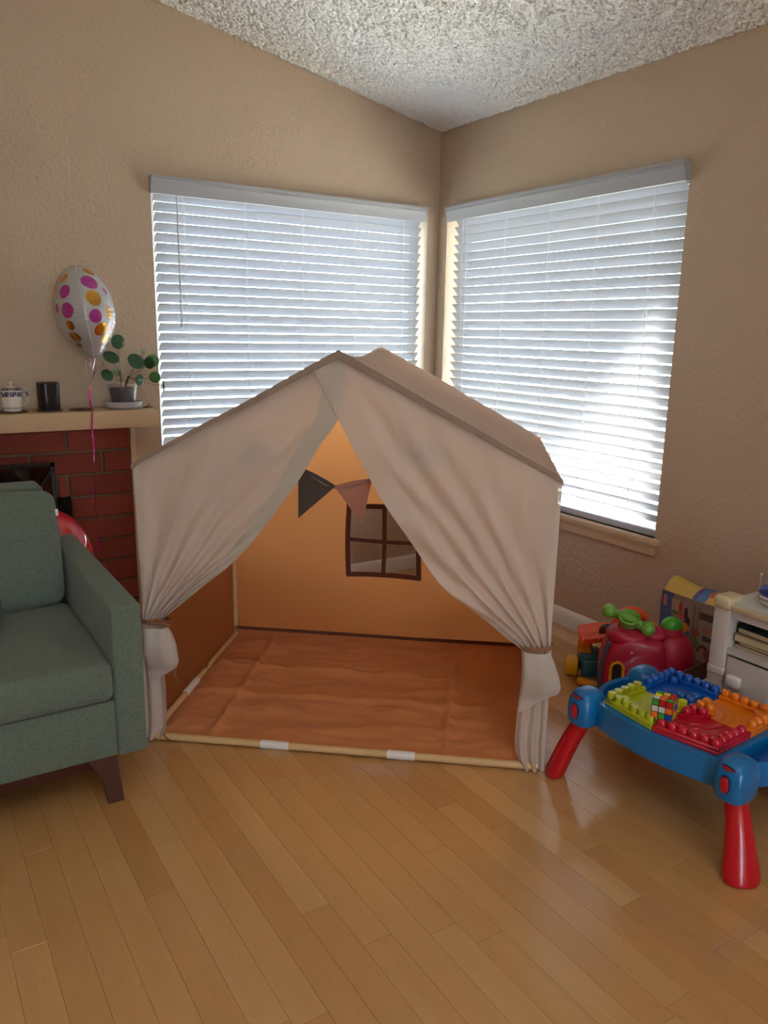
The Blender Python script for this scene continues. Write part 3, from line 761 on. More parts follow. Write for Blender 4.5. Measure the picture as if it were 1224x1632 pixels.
# ------------------------------------------------------------------ mantel things
MZ = 1.018
COAST = m_wood('dark_cork_coaster', srgb(82, 56, 38), srgb(110, 80, 54), .8)
def coaster(x, y, r, label):
    o = thing('coaster', label, 'coaster', (x, y, MZ), 0, 'round coasters on the mantel')
    mb = MB(); mb.lathe([(r-.002, 0), (r, .0015), (r, .004), (r-.003, .0055)], 32); obj('coaster_disc', mb, COAST, o)
    mb = MB(); mb.tube([(r*.86*cos(2*pi*k/32), r*.86*sin(2*pi*k/32), .0056) for k in range(33)], .0012, 5); obj('coaster_rim', mb, COAST, o)
coaster(.450, 3.575, .060, 'dark round coaster under the lidded porcelain jar')
coaster(.594, 3.575, .052, 'dark round coaster under the black speaker canister')
coaster(.722, 3.575, .050, 'empty dark round coaster behind the magenta ribbon')
jar = thing('lidded_jar', 'white porcelain lidded jar with blue floral band and side handle', 'jar', (.452, 3.575, MZ+.0058))
def m_porc():
    t = NT('white_blue_porcelain'); tc = t.n('ShaderNodeTexCoord').outputs['Object']; sp = t.n('ShaderNodeSeparateXYZ', {0: tc})
    z = sp.outputs[2]
    band = t.math('MAXIMUM', t.math('MULTIPLY', t.math('GREATER_THAN', z, .060), t.math('LESS_THAN', z, .080)), t.math('MULTIPLY', t.math('GREATER_THAN', z, .086), t.math('LESS_THAN', z, .097)))
    line = t.math('MULTIPLY', t.math('GREATER_THAN', z, .0135), t.math('LESS_THAN', z, .016))
    nn = t.noise(tc, 170, 3); pat = t.math('MULTIPLY', band, t.math('GREATER_THAN', nn.outputs[0], .44))
    col = t.mix(t.math('MAXIMUM', pat, line), (.74, .69, .60, 1), srgb(52, 62, 104)); t.set(Base_Color=col, Roughness=.15); return t.m
PORC = m_porc()
mb = MB(); mb.lathe([(.030, 0), (.034, .002), (.034, .010), (.038, .016), (.040, .030), (.040, .060), (.041, .080), (.042, .0835), (.036, .0835)], 36); obj('jar_body', mb, PORC, jar)
mb = MB(); mb.lathe([(.034, .083), (.046, .0845), (.046, .087), (.036, .093), (.026, .098), (.010, .101), (.005, .103), (.005, .108), (.008, .112), (.0085, .116), (.005, .1205), (.001, .1215)], 36); obj('jar_lid', mb, PORC, jar)
mb = MB(); mb.tube(catmull([(.038, 0, .078), (.054, 0, .079), (.062, 0, .062), (.058, 0, .040), (.046, 0, .028), (.039, 0, .024)], 6), .0048, 10, flat=.8); obj('jar_handle', mb, PORC, jar)
spk = thing('canister', 'black rounded canister with small gold print on the mantel', 'canister', (.594, 3.575, MZ+.0058), .25)
def sqring(r, z, p=.55, n=40):
    f = lambda x: math.copysign(abs(x)**p, x)
    return [Vector((r*f(cos(2*pi*k/n)), r*f(sin(2*pi*k/n)), z)) for k in range(n)]
BLK = plain('black_lacquer', (.006, .006, .009, 1), .36, coat=.1)
mb = MB(); mb.ring_loft([sqring(.037, 0), sqring(.0385, .003), sqring(.0395, .06), sqring(.040, .108), sqring(.0395, .113), sqring(.037, .1145), sqring(.033, .112)]); obj('canister_body', mb, BLK, spk)
GOLDP = plain('gold_print', srgb(150, 140, 90), .4, .4)
for k, (zz, w) in enumerate(((.066, .005), (.054, .008), (.048, .010), (.042, .008), (.034, .006))):
    mb = MB(); mb.box((-.024-w/2, -.0402, zz-.0012), (-.024+w/2, -.0388, zz+.0012)); obj('printed_line', mb, GOLDP, spk)
pot = thing('pilea_plant', 'small round-leaved pilea in a clear pot on the mantel end', 'plant', (.902, 3.58, MZ))
SAUCER = clear('frosted_saucer', (.8, .8, .8, 1), haze=.72, hcol=(.62, .62, .62, 1), rough=.2)
mb = MB(); mb.lathe([(.056, 0), (.066, .002), (.078, .012), (.082, .034), (.080, .034), (.075, .014), (.063, .006), (.02, .005)], 40); obj('saucer', mb, SAUCER, pot)
POTM = clear('clear_pot', (.95, .95, .95, 1), haze=.06, hcol=(.6, .6, .62, 1), rough=.3)
mb = MB(); mb.lathe([(.046, .007), (.048, .009), (.064, .106), (.067, .106), (.067, .112), (.062, .112), (.061, .105), (.046, .012), (.01, .011)], 40); obj('pot', mb, POTM, pot)
mb = MB(); rr = []
for r, z in ((.0445, .013), (.05, .05), (.056, .085), (.050, .091), (.02, .090)): rr.append([Vector((r*cos(2*pi*k/40), r*sin(2*pi*k/40), z+(.007*nz(cos(k*.157)*4, sin(k*.157)*4, 3) if z > .08 else 0))) for k in range(40)])
mb.ring_loft(rr); obj('soil', mb, plain('dark_soil', (.016, .013, .012, 1), .9, bump=.004, bscale=200), pot)
STEM = plain('brown_green_stem', srgb(112, 92, 56), .6); WOODY = plain('woody_stem', srgb(76, 56, 40), .8)
mb = MB(); mb.tube([(.012, 0, .085), (.020, 0, .118), (.032, 0, .142)], [.005, .0055, .0045], 8); mb.tube([(-.002, .01, .085), (-.003, .01, .14), (-.004, .01, .165)], .0022, 6); obj('trunk', mb, WOODY, pot)
LG = [plain('leaf_green', srgb(*c), .35, var=.15, bscale=30) for c in ((44, 84, 50), (70, 122, 50), (110, 150, 100))]
leaves = [(.895, 1.308, .0312, .0312, 0), (.868, 1.244, .036, .0264, 0), (.828, 1.211, .0086, .0215, 0), (.847, 1.166, .0278, .0249, 0), (.892, 1.176, .0192, .0168, 2), (.972, 1.226, .0387, .0329, 0), (1.020, 1.217, .0121, .0267, 0), (1.048, 1.226, .0253, .0282, 1), (1.004, 1.266, .0107, .0107, 2), (.968, 1.146, .0242, .0251, 0), (1.042, 1.154, .0185, .0253, 1), (1.084, 1.116, .0088, .0268, 2)]
for k, (x, z, rx, rz, mt) in enumerate(leaves):
    x -= .902; z -= MZ; r = max(rx, rz); dy = -.03+.06*random.random() if k != 9 else -.05
    yaw = math.acos(min(1, rx/r))*random.choice((-1, 1)); pit = math.acos(min(1, rz/r))
    M = Matrix.Translation((x, dy, z)) @ Matrix.Rotation(yaw+.2, 4, 'Z') @ Matrix.Rotation(-pit-.0, 4, 'X')
    mb = MB(); rings = []
    for q in (.12, .45, .75, 1.0): rings.append([M @ Vector((r*q*cos(2*pi*j/22), .004*(q*q)-.001*cos(2*pi*j/11), r*q*sin(2*pi*j/22))) for j in range(22)])
    rings2 = [[p+Vector((0, .0012, 0)) for p in rg] for rg in reversed(rings)]
    mb.ring_loft(rings+rings2); lf = obj('leaf', mb, LG[mt], pot, smooth=60)
    base = Vector((.030, 0, .138)) if x > -.0 else Vector((.004, .004, .12))
    if k == 0: base = Vector((-.003, .01, .16))
    c0 = Vector((x, dy+.003, z)); mid = base.lerp(c0, .55)+Vector((0, .004, -.008 if abs(x) > .05 else .004))
    mb = MB(); mb.tube(catmull([base, mid, c0], 5), .0011, 5); obj('leaf_stem', mb, STEM, lf)
tw = thing('twig', 'short dark forked twig beside the plant saucer', 'twig', (1.005, 3.56, MZ))
mb = MB(); mb.tube([(-.022, 0, .004), (.0, 0, .005), (.018, -.004, .006)], [.003, .0028, .002], 6); mb.tube([(-.012, 0, .005), (.004, .003, .014), (.010, .002, .021)], [.0025, .002, .002], 6); obj('twig_wood', mb, WOODY, tw)

# ------------------------------------------------------------------ toy cabinet and what is on it
CABW = plain('aged_white_paint', srgb(200, 192, 186), .5, var=.04, bscale=8); CREAMP = plain('yellowed_cream_plastic', srgb(206, 194, 156), .4)
cab = thing('toy_cabinet', 'white low cabinet with cream corner posts by the right wall', 'cabinet', (2.20, .86, 0))
CD, CW, CH = .455, .60, .545      # depth x, width y, height
mb = MB()
mb.box((.012, .02, .04), (.03, .06, CH)); mb.box((.012, .01, .0), (CD, .03, CH)); mb.box((.012, CW-.03, .0), (CD, CW-.01, CH)); mb.box((CD-.015, .01, 0), (CD, CW-.01, CH))
mb.box((.008, .03, .385), (CD, CW-.03, .402)); mb.box((.008, .03, .05), (CD, CW-.03, .07)); mb.box((.008, .03, .505), (.028, CW-.03, CH)); mb.box((.03, .03, CH-.02), (CD, CW-.03, CH-.005))
obj('carcass', mb, CABW, cab, smooth=0)
for y in (.028, CW-.028):
    mb = MB(); mb.box((0, y-.028, 0), (.052, y+.028, CH-.01), .006); mb.box((-.004, y-.031, .30), (.056, y+.031, .335), .010, 3); obj('post', mb, CABW, cab)
    mb = MB(); mb.box((-.010, y-.036, CH-.018), (.075, y+.030, CH+.026), .014, 3); obj('corner_cap', mb, CREAMP, cab)
mb = MB(); mb.box((.004, .05, CH-.006), (CD, CW-.04, CH+.012), .004); obj('top_board', mb, plain('pale_grey_top', srgb(196, 200, 192), .35), cab)
mb = MB(); mb.box((-.006, .055, CH-.012), (.010, CW-.055, CH+.006), .004); obj('top_edge', mb, CREAMP, cab)
dr = MB(); dr.box((.006, .06, .075), (.022, CW-.062, .376), .004); door = obj('door', dr, CABW, cab)
mb = MB(); mb.box((-.016, CW-.125, .285), (.008, CW-.075, .325), .010, 3); obj('door_handle', mb, plain('white_plastic', (.78, .75, .72, 1), .4), door)
PAPER = [plain('book_cover', srgb(*c), .6) for c in ((44, 70, 68), (150, 124, 84), (60, 56, 70), (176, 160, 120))]
PG = plain('page_block', srgb(196, 180, 144), .9, var=.15, bscale=300)
zb = .403
for k, (h_, w_, d_, mt, lab) in enumerate(((.010, .36, .26, 3, 'thin cream book at the bottom of the cabinet shelf'), (.014, .33, .25, 2, 'dark blue book second from the bottom on the shelf'), (.024, .35, .24, 1, 'thick tan book in the middle of the shelf pile'), (.018, .355, .262, 0, 'dark teal book topmost on the shelf pile'))):
    bk = thing('book', lab, 'book', (2.235+.01*random.random(), 1.205+.02*random.random(), zb), random.uniform(-.05, .05), 'books piled in the cabinet shelf')
    mb = MB(); mb.box((0, -w_/2+.003, .0015), (d_-.004, w_/2-.003, h_-.0015)); obj('pages', mb, PG, bk, smooth=0)
    mb = MB(); mb.box((-.003, -w_/2, 0), (d_, w_/2, .0015)); mb.box((-.003, -w_/2, h_-.0015), (d_, w_/2, h_)); mb.box((d_-.002, -w_/2, 0), (d_, w_/2, h_)); obj('book_cover', mb, PAPER[mt], bk, smooth=0)
    zb += h_
CT = CH+.0125
BLUE = plain('glossy_blue_plastic', srgb(16, 58, 140), .15, coat=.5); WHP = plain('glossy_white_plastic', (.75, .72, .72, 1), .25); SILV = plain('grey_stripe', (.25, .22, .24, 1), .4)
by = thing('toy_boat', 'blue and white rounded plastic toy boat on the cabinet top', 'toy', (2.285, 1.262, CT), radians(-70))
mb = MB(); mb.ell((0, 0, .031), (.090, .048, .030), 32, 14, p=.85); obj('hull', mb, WHP, by)
mb = MB(); mb.ell((0, 0, .053), (.094, .051, .028), 32, 14, p=.85); obj('deck', mb, BLUE, by)
mb = MB(); mb.tube([(.092*cos(q), .0495*sin(q), .030) for q in [2*pi*k/40 for k in range(41)]], .0032, 6); obj('stripe', mb, SILV, by)
mb = MB(); mb.ell((.008, 0, .089), (.050, .035, .026), 24, 12, p=.8); obj('cabin', mb, BLUE, by)
mb = MB(); mb.tube([(.012, 0, .106), (.012, 0, .126), (.012, 0, .146)], [.013, .012, .009], 12); obj('funnel', mb, WHP, by)
cc = thing('clear_case', 'thin clear plastic case standing on the cabinet behind the toy boat', 'case', (2.42, 1.26, CT))
ACR = clear('clear_acrylic', (.96, .95, .96, 1), haze=.06)
mb = MB(); mb.box((-.07, .14, 0), (.14, .143, .07)); mb.box((-.07, -.12, 0), (.14, -.117, .07)); mb.box((.138, -.12, 0), (.141, .143, .07)); mb.box((-.07, -.12, .0), (.14, .143, .002)); obj('case_walls', mb, ACR, cc, smooth=0)
mb = MB(); mb.tube([(-.07, .145, 0), (-.07, .145, .066)], .002, 8); mb.ell((-.07, .145, .068), (.005, .005, .005), 12, 8); obj('case_pin', mb, WHP, cc)

# ------------------------------------------------------------------ activity table
BL = plain('blue_table_plastic', srgb(10, 112, 178), .28, coat=.15); BL2 = plain('deep_blue_plastic', srgb(8, 84, 168), .28)
RED = plain('red_plastic', srgb(196, 12, 30), .25, coat=.2); RED2 = plain('red_insert', srgb(196, 26, 44), .3); DK = plain('dark_recess', srgb(20, 22, 60), .5)
TO, TR = Vector((1.935, 1.318, 0)), radians(4)
tb = thing('activity_table', 'blue plastic play table on splayed red legs at the right', 'table', TO, TR)
out = []
for k in range(25):
    y = .205-.41*k/24; out.append((-.176-.034*(1-(y/.205)**2), y))
for k in range(9):
    y = -.205+.41*k/8; out.append((.180, y))
mb = MB(); mb.prism(out, .205, .284, .006, 2); obj('table_top', mb, BL, tb)
for s in (1, -1):     # curved end pockets
    A = [(.125*cos(q), s*(.20+.085*sin(q))) for q in [pi*k/20 for k in range(21)]]
    if s < 0: A = A[::-1]
    mb = MB(); mb.prism(A, .222, .250, .003, 1); pk = obj('end_tray', mb, BL2, tb)
    P = [Vector((.128*cos(q), s*(.20+.088*sin(q)), .0)) for q in [pi*k/24 for k in range(25)]]
    rings = []
    for p in P:
        d = Vector((p.x, p.y-s*.20, 0)).normalized()
        rings.append([p+d*w+Vector((0, 0, z)) for w, z in ((-.008, .216), (-.010, .272), (-.002, .279), (.006, .274), (.010, .225), (.004, .208))])
    obj('end_rim', MB().ring_loft(rings), BL, pk)
hubs = [(-.166, .250, 1), (-.164, -.243, -1), (.118, .250, 1), (.124, -.243, -1)]
for hx, hy, s in hubs:
    mb = MB(); sx = -1 if hx < 0 else 1
    rings = []
    for z, k in ((.196, .78), (.201, .90), (.213, .97), (.235, 1.0), (.262, .99), (.283, .92), (.298, .76), (.306, .56), (.309, .28)):
        rr = []
        for j in range(28):
            q = 2*pi*j/28; f = lambda x: math.copysign(abs(x)**.62, x)
            rr.append(Vector((hx+.056*k*f(cos(q)), hy+.046*k*f(sin(q)), z)))
        rings.append(rr)
    mb.ring_loft(rings); hb = obj('corner_hub', mb, BL, tb)
    for zz, tl, hw, hh in ((.291, 40, .015, .015), (.248, 4, .0115, .023)):
        M = Matrix.Translation((hx+sx*(.0545 if zz < .26 else .046), hy, zz)) @ Matrix.Rotation(radians(tl)*(-sx)*-1 if sx < 0 else radians(-tl), 4, 'Y')
        mb = MB(); mb.ell((0, 0, 0), (.004, hw*1.22, hh*1.18), 20, 10, M=M, p=.75); rc = obj('hub_recess', mb, DK, hb)
        mb = MB(); mb.ell((sx*.0025, .001, 0), (.004, hw, hh), 20, 10, M=M, p=.75); obj('hub_insert', mb, RED2, rc)
    # leg: oval section, wider at the foot, splayed outwards
    dg = Vector((sx*.55, s*.83)); tg_ = Vector((-s*sx*.0+dg.y, -dg.x))
    mb = MB(); rings = []
    for t_, wt, wr in ((0, .031, .029), (.12, .032, .030), (.35, .035, .031), (.6, .042, .032), (.82, .049, .033), (.93, .050, .033), (.98, .046, .030), (1, .037, .022)):
        z = .206*(1-t_); k_ = .020+.085*t_**.75-.020
        cx, cy = hx+dg.x*k_, hy+dg.y*k_
        rings.append([Vector((cx+tg_.x*wt*cos(2*pi*j/24)+dg.x*wr*sin(2*pi*j/24), cy+tg_.y*wt*cos(2*pi*j/24)+dg.y*wr*sin(2*pi*j/24), z)) for j in range(24)])
    mb.ring_loft(rings); obj('leg', mb, RED, tb)
# four studded plates
PX, PY, PZ = .166, .186, .2845
def stud(mb, x, y, z, dome):
    if dome: mb.lathe([(.0138, 0), (.0142, .007), (.0134, .0135), (.0108, .018), (.0055, .0205), (.001, .021)], 14, (x, y, z))
    else: mb.lathe([(.0135, 0), (.0135, .016), (.0122, .018), (.004, .0183)], 14, (x, y, z))
def plate(name_col, label, sx, sy, col, dome):
    o = thing('building_plate', label, 'toy plate', (TO.x, TO.y, 0), TR, 'studded plates on the blue table')
    bul = (lambda v: Vector((v.x-.030*max(0, 1-abs(v.y)/PY)*min(1, -v.x/PX), v.y, v.z))) if sx < 0 else (lambda v: v)
    def bend(mb):
        for v in mb.bm.verts: v.co = bul(v.co)
        return mb
    mt = plain('shiny_'+name_col+'_plastic', col, .2, coat=.3)
    x0, x1 = sorted((sx*.002, sx*PX)); y0, y1 = sorted((sy*.002, sy*PY))
    mb = MB(); mb.box((x0, y0, PZ), (x1, y1, PZ+.010), .002, 1); obj('plate_base', bend(mb), mt, o)
    p = .0305; w = p
    xa, xb = sorted((sx*(PX-w), sx*PX)); ya, yb = sorted((sy*(PY-w), sy*PY))
    mb = MB(); mb.box((xa, y0, PZ+.009), (xb, y1, PZ+.021), .002, 1); mb.box((x0, ya, PZ+.009), (x1, yb, PZ+.021), .002, 1); obj('raised_edge', bend(mb), mt, o)
    mb = MB(); n = 10; poly = [(0, 0)]+[(sx*.062*cos(pi/2*k/n), sy*.062*sin(pi/2*k/n)) for k in range(n+1)]
    if sx*sy < 0: poly = poly[::-1]
    mb.prism([(x+sx*.003, y+sy*.003) for x, y in poly], PZ+.009, PZ+.021, .002, 1); obj('inner_block', bend(mb), mt, o)
    for rr in (.085, .112):
        mb = MB(); mb.tube([(sx*(.002+rr*cos(q)), sy*(.002+rr*sin(q)), PZ+.0105) for q in [pi/2*(.04+.92*k/16) for k in range(17)]], .0028, 8); obj('track_ridge', bend(mb), mt, o)
    sm_ = MB(); stud(sm_, 0, 0, 0, dome); me = sm_.mesh('stud', mt)
    spots = [(sx*(PX-w/2), sy*(PY-w/2-i*p)) for i in range(6)]+[(sx*(PX-w/2-i*p), sy*(PY-w/2)) for i in range(1, 5)]
    spots += [(sx*.018, sy*.018), (sx*.018, sy*.048), (sx*.048, sy*.018)]+([(sx*(PX-w*1.5), sy*(PY-w*1.5))] if sx*sy != 0 else [])
    for x, y in spots: 
        base = PZ+.021
        if abs(abs(x)-(PX-w*1.5)) < 1e-6 and abs(abs(y)-(PY-w*1.5)) < 1e-6: base = PZ+.0095
        link('stud', me, o, bul(Vector((x, y, base))))
plate('lime', 'lime green studded plate at the near left of the blue table', -1, 1, srgb(186, 196, 24), False)
plate('crimson', 'crimson red studded plate at the front right of the blue table', -1, -1, srgb(196, 20, 48), True)
plate('blue', 'deep blue studded plate at the far left of the blue table', 1, 1, srgb(6, 84, 178), True)
plate('orange', 'orange studded plate at the far right of the blue table', 1, -1, srgb(232, 124, 10), True)
# puzzle cube
CS = .057
cb = thing('puzzle_cube', 'scrambled colourful puzzle cube standing on the studded plates', 'cube', (1.782, 1.300, PZ+.0393), radians(24))
mb = MB(); mb.box((-CS/2, -CS/2, 0), (CS/2, CS/2, CS), .002, 2); obj('cube_core', mb, plain('black_plastic', (.01, .01, .01, 1), .4), cb)
TC_ = [plain('tile_'+n, srgb(*c), .25) for n, c in (('red', (190, 24, 30)), ('green', (60, 160, 44)), ('blue', (28, 60, 170)), ('orange', (240, 110, 30)), ('yellow', (226, 210, 30)), ('white', (210, 210, 204)))]
mb = MB(); q = CS/3-.0022; mb.box((-q/2, -q/2, 0), (q/2, q/2, .0012), .0008, 1); tiles = [None]*6
base_me = mb.mesh('tile', None)
tm = []
for mt in TC_:
    me = base_me.copy(); me.materials.append(mt); tm.append(me)
faces = {'top': (Matrix.Translation((0, 0, CS)), [5, 4, 1, 3, 3, 4, 1, 0, 0]), 'mx': (Matrix.Translation((-CS/2, 0, CS/2)) @ Matrix.Rotation(radians(-90), 4, 'Y'), [3, 5, 1, 1, 5, 0, 2, 3, 0]), 'my': (Matrix.Translation((0, -CS/2, CS/2)) @ Matrix.Rotation(radians(90), 4, 'X'), [1, 3, 1, 3, 2, 2, 1, 4, 3]), 'px': (Matrix.Translation((CS/2, 0, CS/2)) @ Matrix.Rotation(radians(90), 4, 'Y'), [0, 1, 2, 3, 4, 5, 0, 1, 2]), 'py': (Matrix.Translation((0, CS/2, CS/2)) @ Matrix.Rotation(radians(-90), 4, 'X'), [4, 2, 5, 1, 0, 3, 2, 5, 4])}
for M, cols in faces.values():
    for k, ci in enumerate(cols):
        o = link('tile', tm[ci], cb); o.matrix_local = M @ Matrix.Translation(((k % 3-1)*CS/3, (1-k//3)*CS/3, -.0001))

# ------------------------------------------------------------------ ride-on toy, push walker, boxes
ANG = atan2(-.635, .773)
MAG = plain('crimson_toy_plastic', srgb(176, 30, 62), .4, coat=.1); GRN = plain('toy_green', srgb(112, 164, 62), .35); YEL = plain('toy_yellow', srgb(226, 168, 20), .35); ORG = plain('toy_orange', srgb(232, 92, 46), .35); TEAL = plain('toy_teal', srgb(30, 96, 124), .4)
sn = thing('ride_on_toy', 'crimson ride-on toy with green handlebar and green dome', 'toy', (2.33, 1.79, 0), ANG)
def P2(px, py): z = (1131-py)/424; return ((px-1036)/424-.09*max(0, z-.1), z)
ol = [P2(*p) for p in ((962, 1100), (961, 1085), (964, 1055), (970, 1034), (977, 1021), (990, 1011), (1010, 1003), (1036, 1006), (1056, 1010), (1066, 1030), (1070, 1060), (1070, 1100), (1060, 1114), (1036, 1116), (990, 1114), (968, 1110))]
mb = MB(); mb.pillow([(p.x, p.z) for p in catmull([(x, 0, z) for x, z in ol+[ol[0]]], 3)[:-1]], .085, k=.16); obj('body', mb, MAG, sn)
x, z = P2(1073, 1044); mb = MB(); mb.ell((x, 0, z), (.086, .092, .108), 36, 22); obj('shell', mb, MAG, sn)
x, z = P2(1008, 1010); mb = MB(); mb.ell((x, 0, z), (.080, .080, .034), 32, 14, p=.9); obj('collar', mb, MAG, sn)
x, z = P2(1052, 1006); mb = MB(); mb.ell((x-.01, 0, z), (.060, .055, .026), 28, 12); obj('seat', mb, MAG, sn)
x, z = P2(1004, 1005); mb = MB(); mb.tube([(x, 0, z), (x, 0, z+.03), (x, 0, z+.038)], [.036, .027, .024], 18); obj('steering_column', mb, MAG, sn)
hbz = []
mb = MB(); a_, b_ = Vector((P2(973, 975)[0]+.020, .03, P2(973, 975)[1]-.006)), Vector((P2(1034, 997)[0], -.045, P2(1034, 997)[1]+.012))
c_ = (a_+b_)/2+Vector((0, 0, .004))
mb.tube([a_, a_.lerp(c_, .6), c_, c_.lerp(b_, .4), b_], [.016, .018, .022, .018, .016], 14); hb = obj('handlebar', mb, GRN, sn)
for q in (a_, b_):
    mb = MB(); mb.ell(q, (.027, .027, .027), 24, 16); obj('grip_ball', mb, GRN, hb)
mb = MB(); mb.lathe([(.016, -.036), (.030, -.03), (.036, -.010), (.040, .010), (.036, .014), (.032, .008), (.024, -.014), (.005, -.018)], 26, M=Matrix.Translation(c_+Vector((0, -.012, .006))) @ Matrix.Rotation(radians(28), 4, 'X')); obj('horn_cup', mb, GRN, hb)
x, z = P2(1074, 998); mb = MB(); mb.lathe([(.046, -.012), (.042, .004), (.040, .012), (.034, .013)], 26, (x, 0, z)); obj('dome_neck', mb, MAG, sn)
mb = MB(); mb.ell((x, 0, z+.010), (.039, .039, .040), 26, 16); obj('dome', mb, plain('bright_green', srgb(64, 170, 44), .3, coat=.3), sn)
x, z = P2(984, 1060)
prof = [(x-.022, z-.05), (x-.022, z+.018), (x-.015, z+.034), (x, z+.040), (x+.015, z+.034), (x+.022, z+.018), (x+.022, z-.05)]
mb = MB(); mb.tube([(a, -.0875, b) for a, b in prof], .0055, 8); ar = obj('arch_frame', mb, YEL, sn)
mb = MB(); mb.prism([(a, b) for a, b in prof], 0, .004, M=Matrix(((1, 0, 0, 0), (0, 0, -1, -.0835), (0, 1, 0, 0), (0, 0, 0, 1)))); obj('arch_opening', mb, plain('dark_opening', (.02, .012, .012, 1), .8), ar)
mb = MB(); mb.tube([(P2(p, q)[0]-.003, -.052, P2(p, q)[1]) for p, q in ((962, 1100), (961, 1080), (965, 1052), (972, 1028), (977, 1018))], .0085, 8); obj('side_trim', mb, plain('slate_blue_trim', srgb(66, 84, 110), .4), sn)
for p, q in ((1007, 1026), (1007, 1040)):
    mb = MB(); mb.ell((P2(p, q)[0], -.088, P2(p, q)[1]), (.004, .002, .004), 10, 6); obj('rivet', mb, TUBE, sn)
for x in (-.12, .10):
    for y in (-.062, .062):
        mb = MB(); mb.lathe([(.012, -.014), (.026, -.014), (.030, -.008), (.030, .008), (.026, .014), (.012, .014)], 22, M=Matrix.Translation((x, y, .0302)) @ Matrix.Rotation(radians(90), 4, 'X')); obj('wheel', mb, YEL, sn)

wk = thing('push_walker', 'orange yellow and teal push toy behind the crimson ride-on toy', 'toy', (2.40, 2.02, 0), ANG)
def P3(px, py): z = (1083-py)/405; return ((px-972)/405-.06*max(0, z-.05), z)
def wbox(name, x0, x1, y0, y1, z0, z1, mt, bev=.008): mb = MB(); mb.box((x0, y0, z0), (x1, y1, z1), bev, 3); return obj(name, mb, mt, wk)
wbox('chassis', -.125, .06, -.06, .06, .030, .100, TEAL); wbox('chassis_front', -.135, -.05, -.055, .055, .085, .122, TEAL)
mb = MB(); mb.tube([(-.108, 0, .120), (-.112, 0, .15), (-.116, 0, .190)], [.032, .029, .022], 14); obj('post', mb, YEL, wk)
mb = MB(); mb.tube([(-.04, .02, .10), (.0, .02, .17), (.07, .02, .235)], [.02, .02, .018], 12); obj('post', mb, ORG, wk)
# orange tray with raised lip
mb = MB(); rings = []
for k in range(13):
    t_ = k/12; xx = -.135+.16*t_; zz = .190+.035*sin(pi*min(1, t_*1.2)*.5)-.02*t_
    rings.append([Vector((xx, y, zz+z)) for y, z in ((-.07, -.022), (-.075, .0), (-.066, .012), (-.05, .002), (.05, .002), (.066, .012), (.075, 0), (.07, -.022))])
mb.ring_loft(rings); tr_ = obj('tray', mb, ORG, wk)
for k in range(6):
    mb = MB(); mb.ell((-.12+.024*k, -.074, .197+.002*k), (.008, .006, .006), 10, 6); obj('tray_tooth', mb, ORG, tr_)
x, z = -.030, .222; mb = MB(); mb.ell((0, 0, 0), (.040, .020, .036), 24, 12, M=Matrix.Translation((x, -.045, z)) @ Matrix.Rotation(.4, 4, 'Y')); obj('dial', mb, plain('plum_plastic', srgb(78, 40, 44), .3), wk)
mb = MB(); mb.tube(catmull([P3(q[0], q[1])[:1]+(.03,)+P3(q[0], q[1])[1:] for q in ((976, 1002), (988, 974), (1006, 965), (1028, 976))], 5), [.020]*16, 12); obj('arched_handle', mb, ORG, wk)
mb = MB(); mb.tube([(P3(1034, 984)[0], .02, P3(1034, 984)[1]), (P3(1048, 992)[0], .0, P3(1048, 992)[1]), (P3(1060, 1000)[0], -.01, P3(1060, 1000)[1])], [.014, .011, .012], 10); obj('yellow_bar', mb, YEL, wk)
def wheel(x, y, r, w, rz):
    mb = MB(); mb.lathe([(r*.45, -w), (r*.9, -w), (r, -w*.7), (r, w*.7), (r*.9, w), (r*.45, w)], 26, M=Matrix.Translation((x, y, r)) @ Matrix.Rotation(rz, 4, 'Z') @ Matrix.Rotation(radians(90), 4, 'X')); return obj('wheel', mb, YEL, wk)
wheel(-.150, .025, .042, .024, radians(75)); wheel(-.02, -.085, .034, .012, radians(10)); wheel(.06, .07, .036, .014, 0)
mb = MB(); M = Matrix.Translation((-.095, -.085, .018)) @ Matrix.Rotation(radians(-25), 4, 'Z'); mb.box((-.05, -.018, -.016), (.05, .018, .012), .012, 3, M=M); obj('foot_paddle', mb, YEL, wk)
for k, c in enumerate((YEL, RED, TEAL)):
    mb = MB(); mb.ell((-.05+.03*k, -.04, .112), (.014, .014, .018), 14, 8); obj('activity_knob', mb, c, wk)

# printed toy box
def m_print(name, base, shapes, axes=(1, 2)):
    t = NT(name); tc = t.n('ShaderNodeTexCoord').outputs['Object']; sp = t.n('ShaderNodeSeparateXYZ', {0: tc})
    U, V = sp.outputs[axes[0]], sp.outputs[axes[1]]; col = base
    for kind, cx, cy, rx, ry, c in shapes:
        du = t.math('DIVIDE', t.math('SUBTRACT', U, cx), rx); dv = t.math('DIVIDE', t.math('SUBTRACT', V, cy), ry)
        if kind == 'r': k = t.math('LESS_THAN', t.math('MAXIMUM', t.math('ABSOLUTE', du), t.math('ABSOLUTE', dv)), 1.0)
        else: k = t.math('LESS_THAN', t.math('ADD', t.math('MULTIPLY', du, du), t.math('MULTIPLY', dv, dv)), 1.0)
        col = t.mix(k, col, srgb(*c))
    t.set(Base_Color=col, Roughness=.4); return t.m
bx = thing('toy_box', 'tall printed cardboard toy box against the right wall', 'box', (2.572, 1.672, 0))
BW, BD, BH = .27, .105, .382
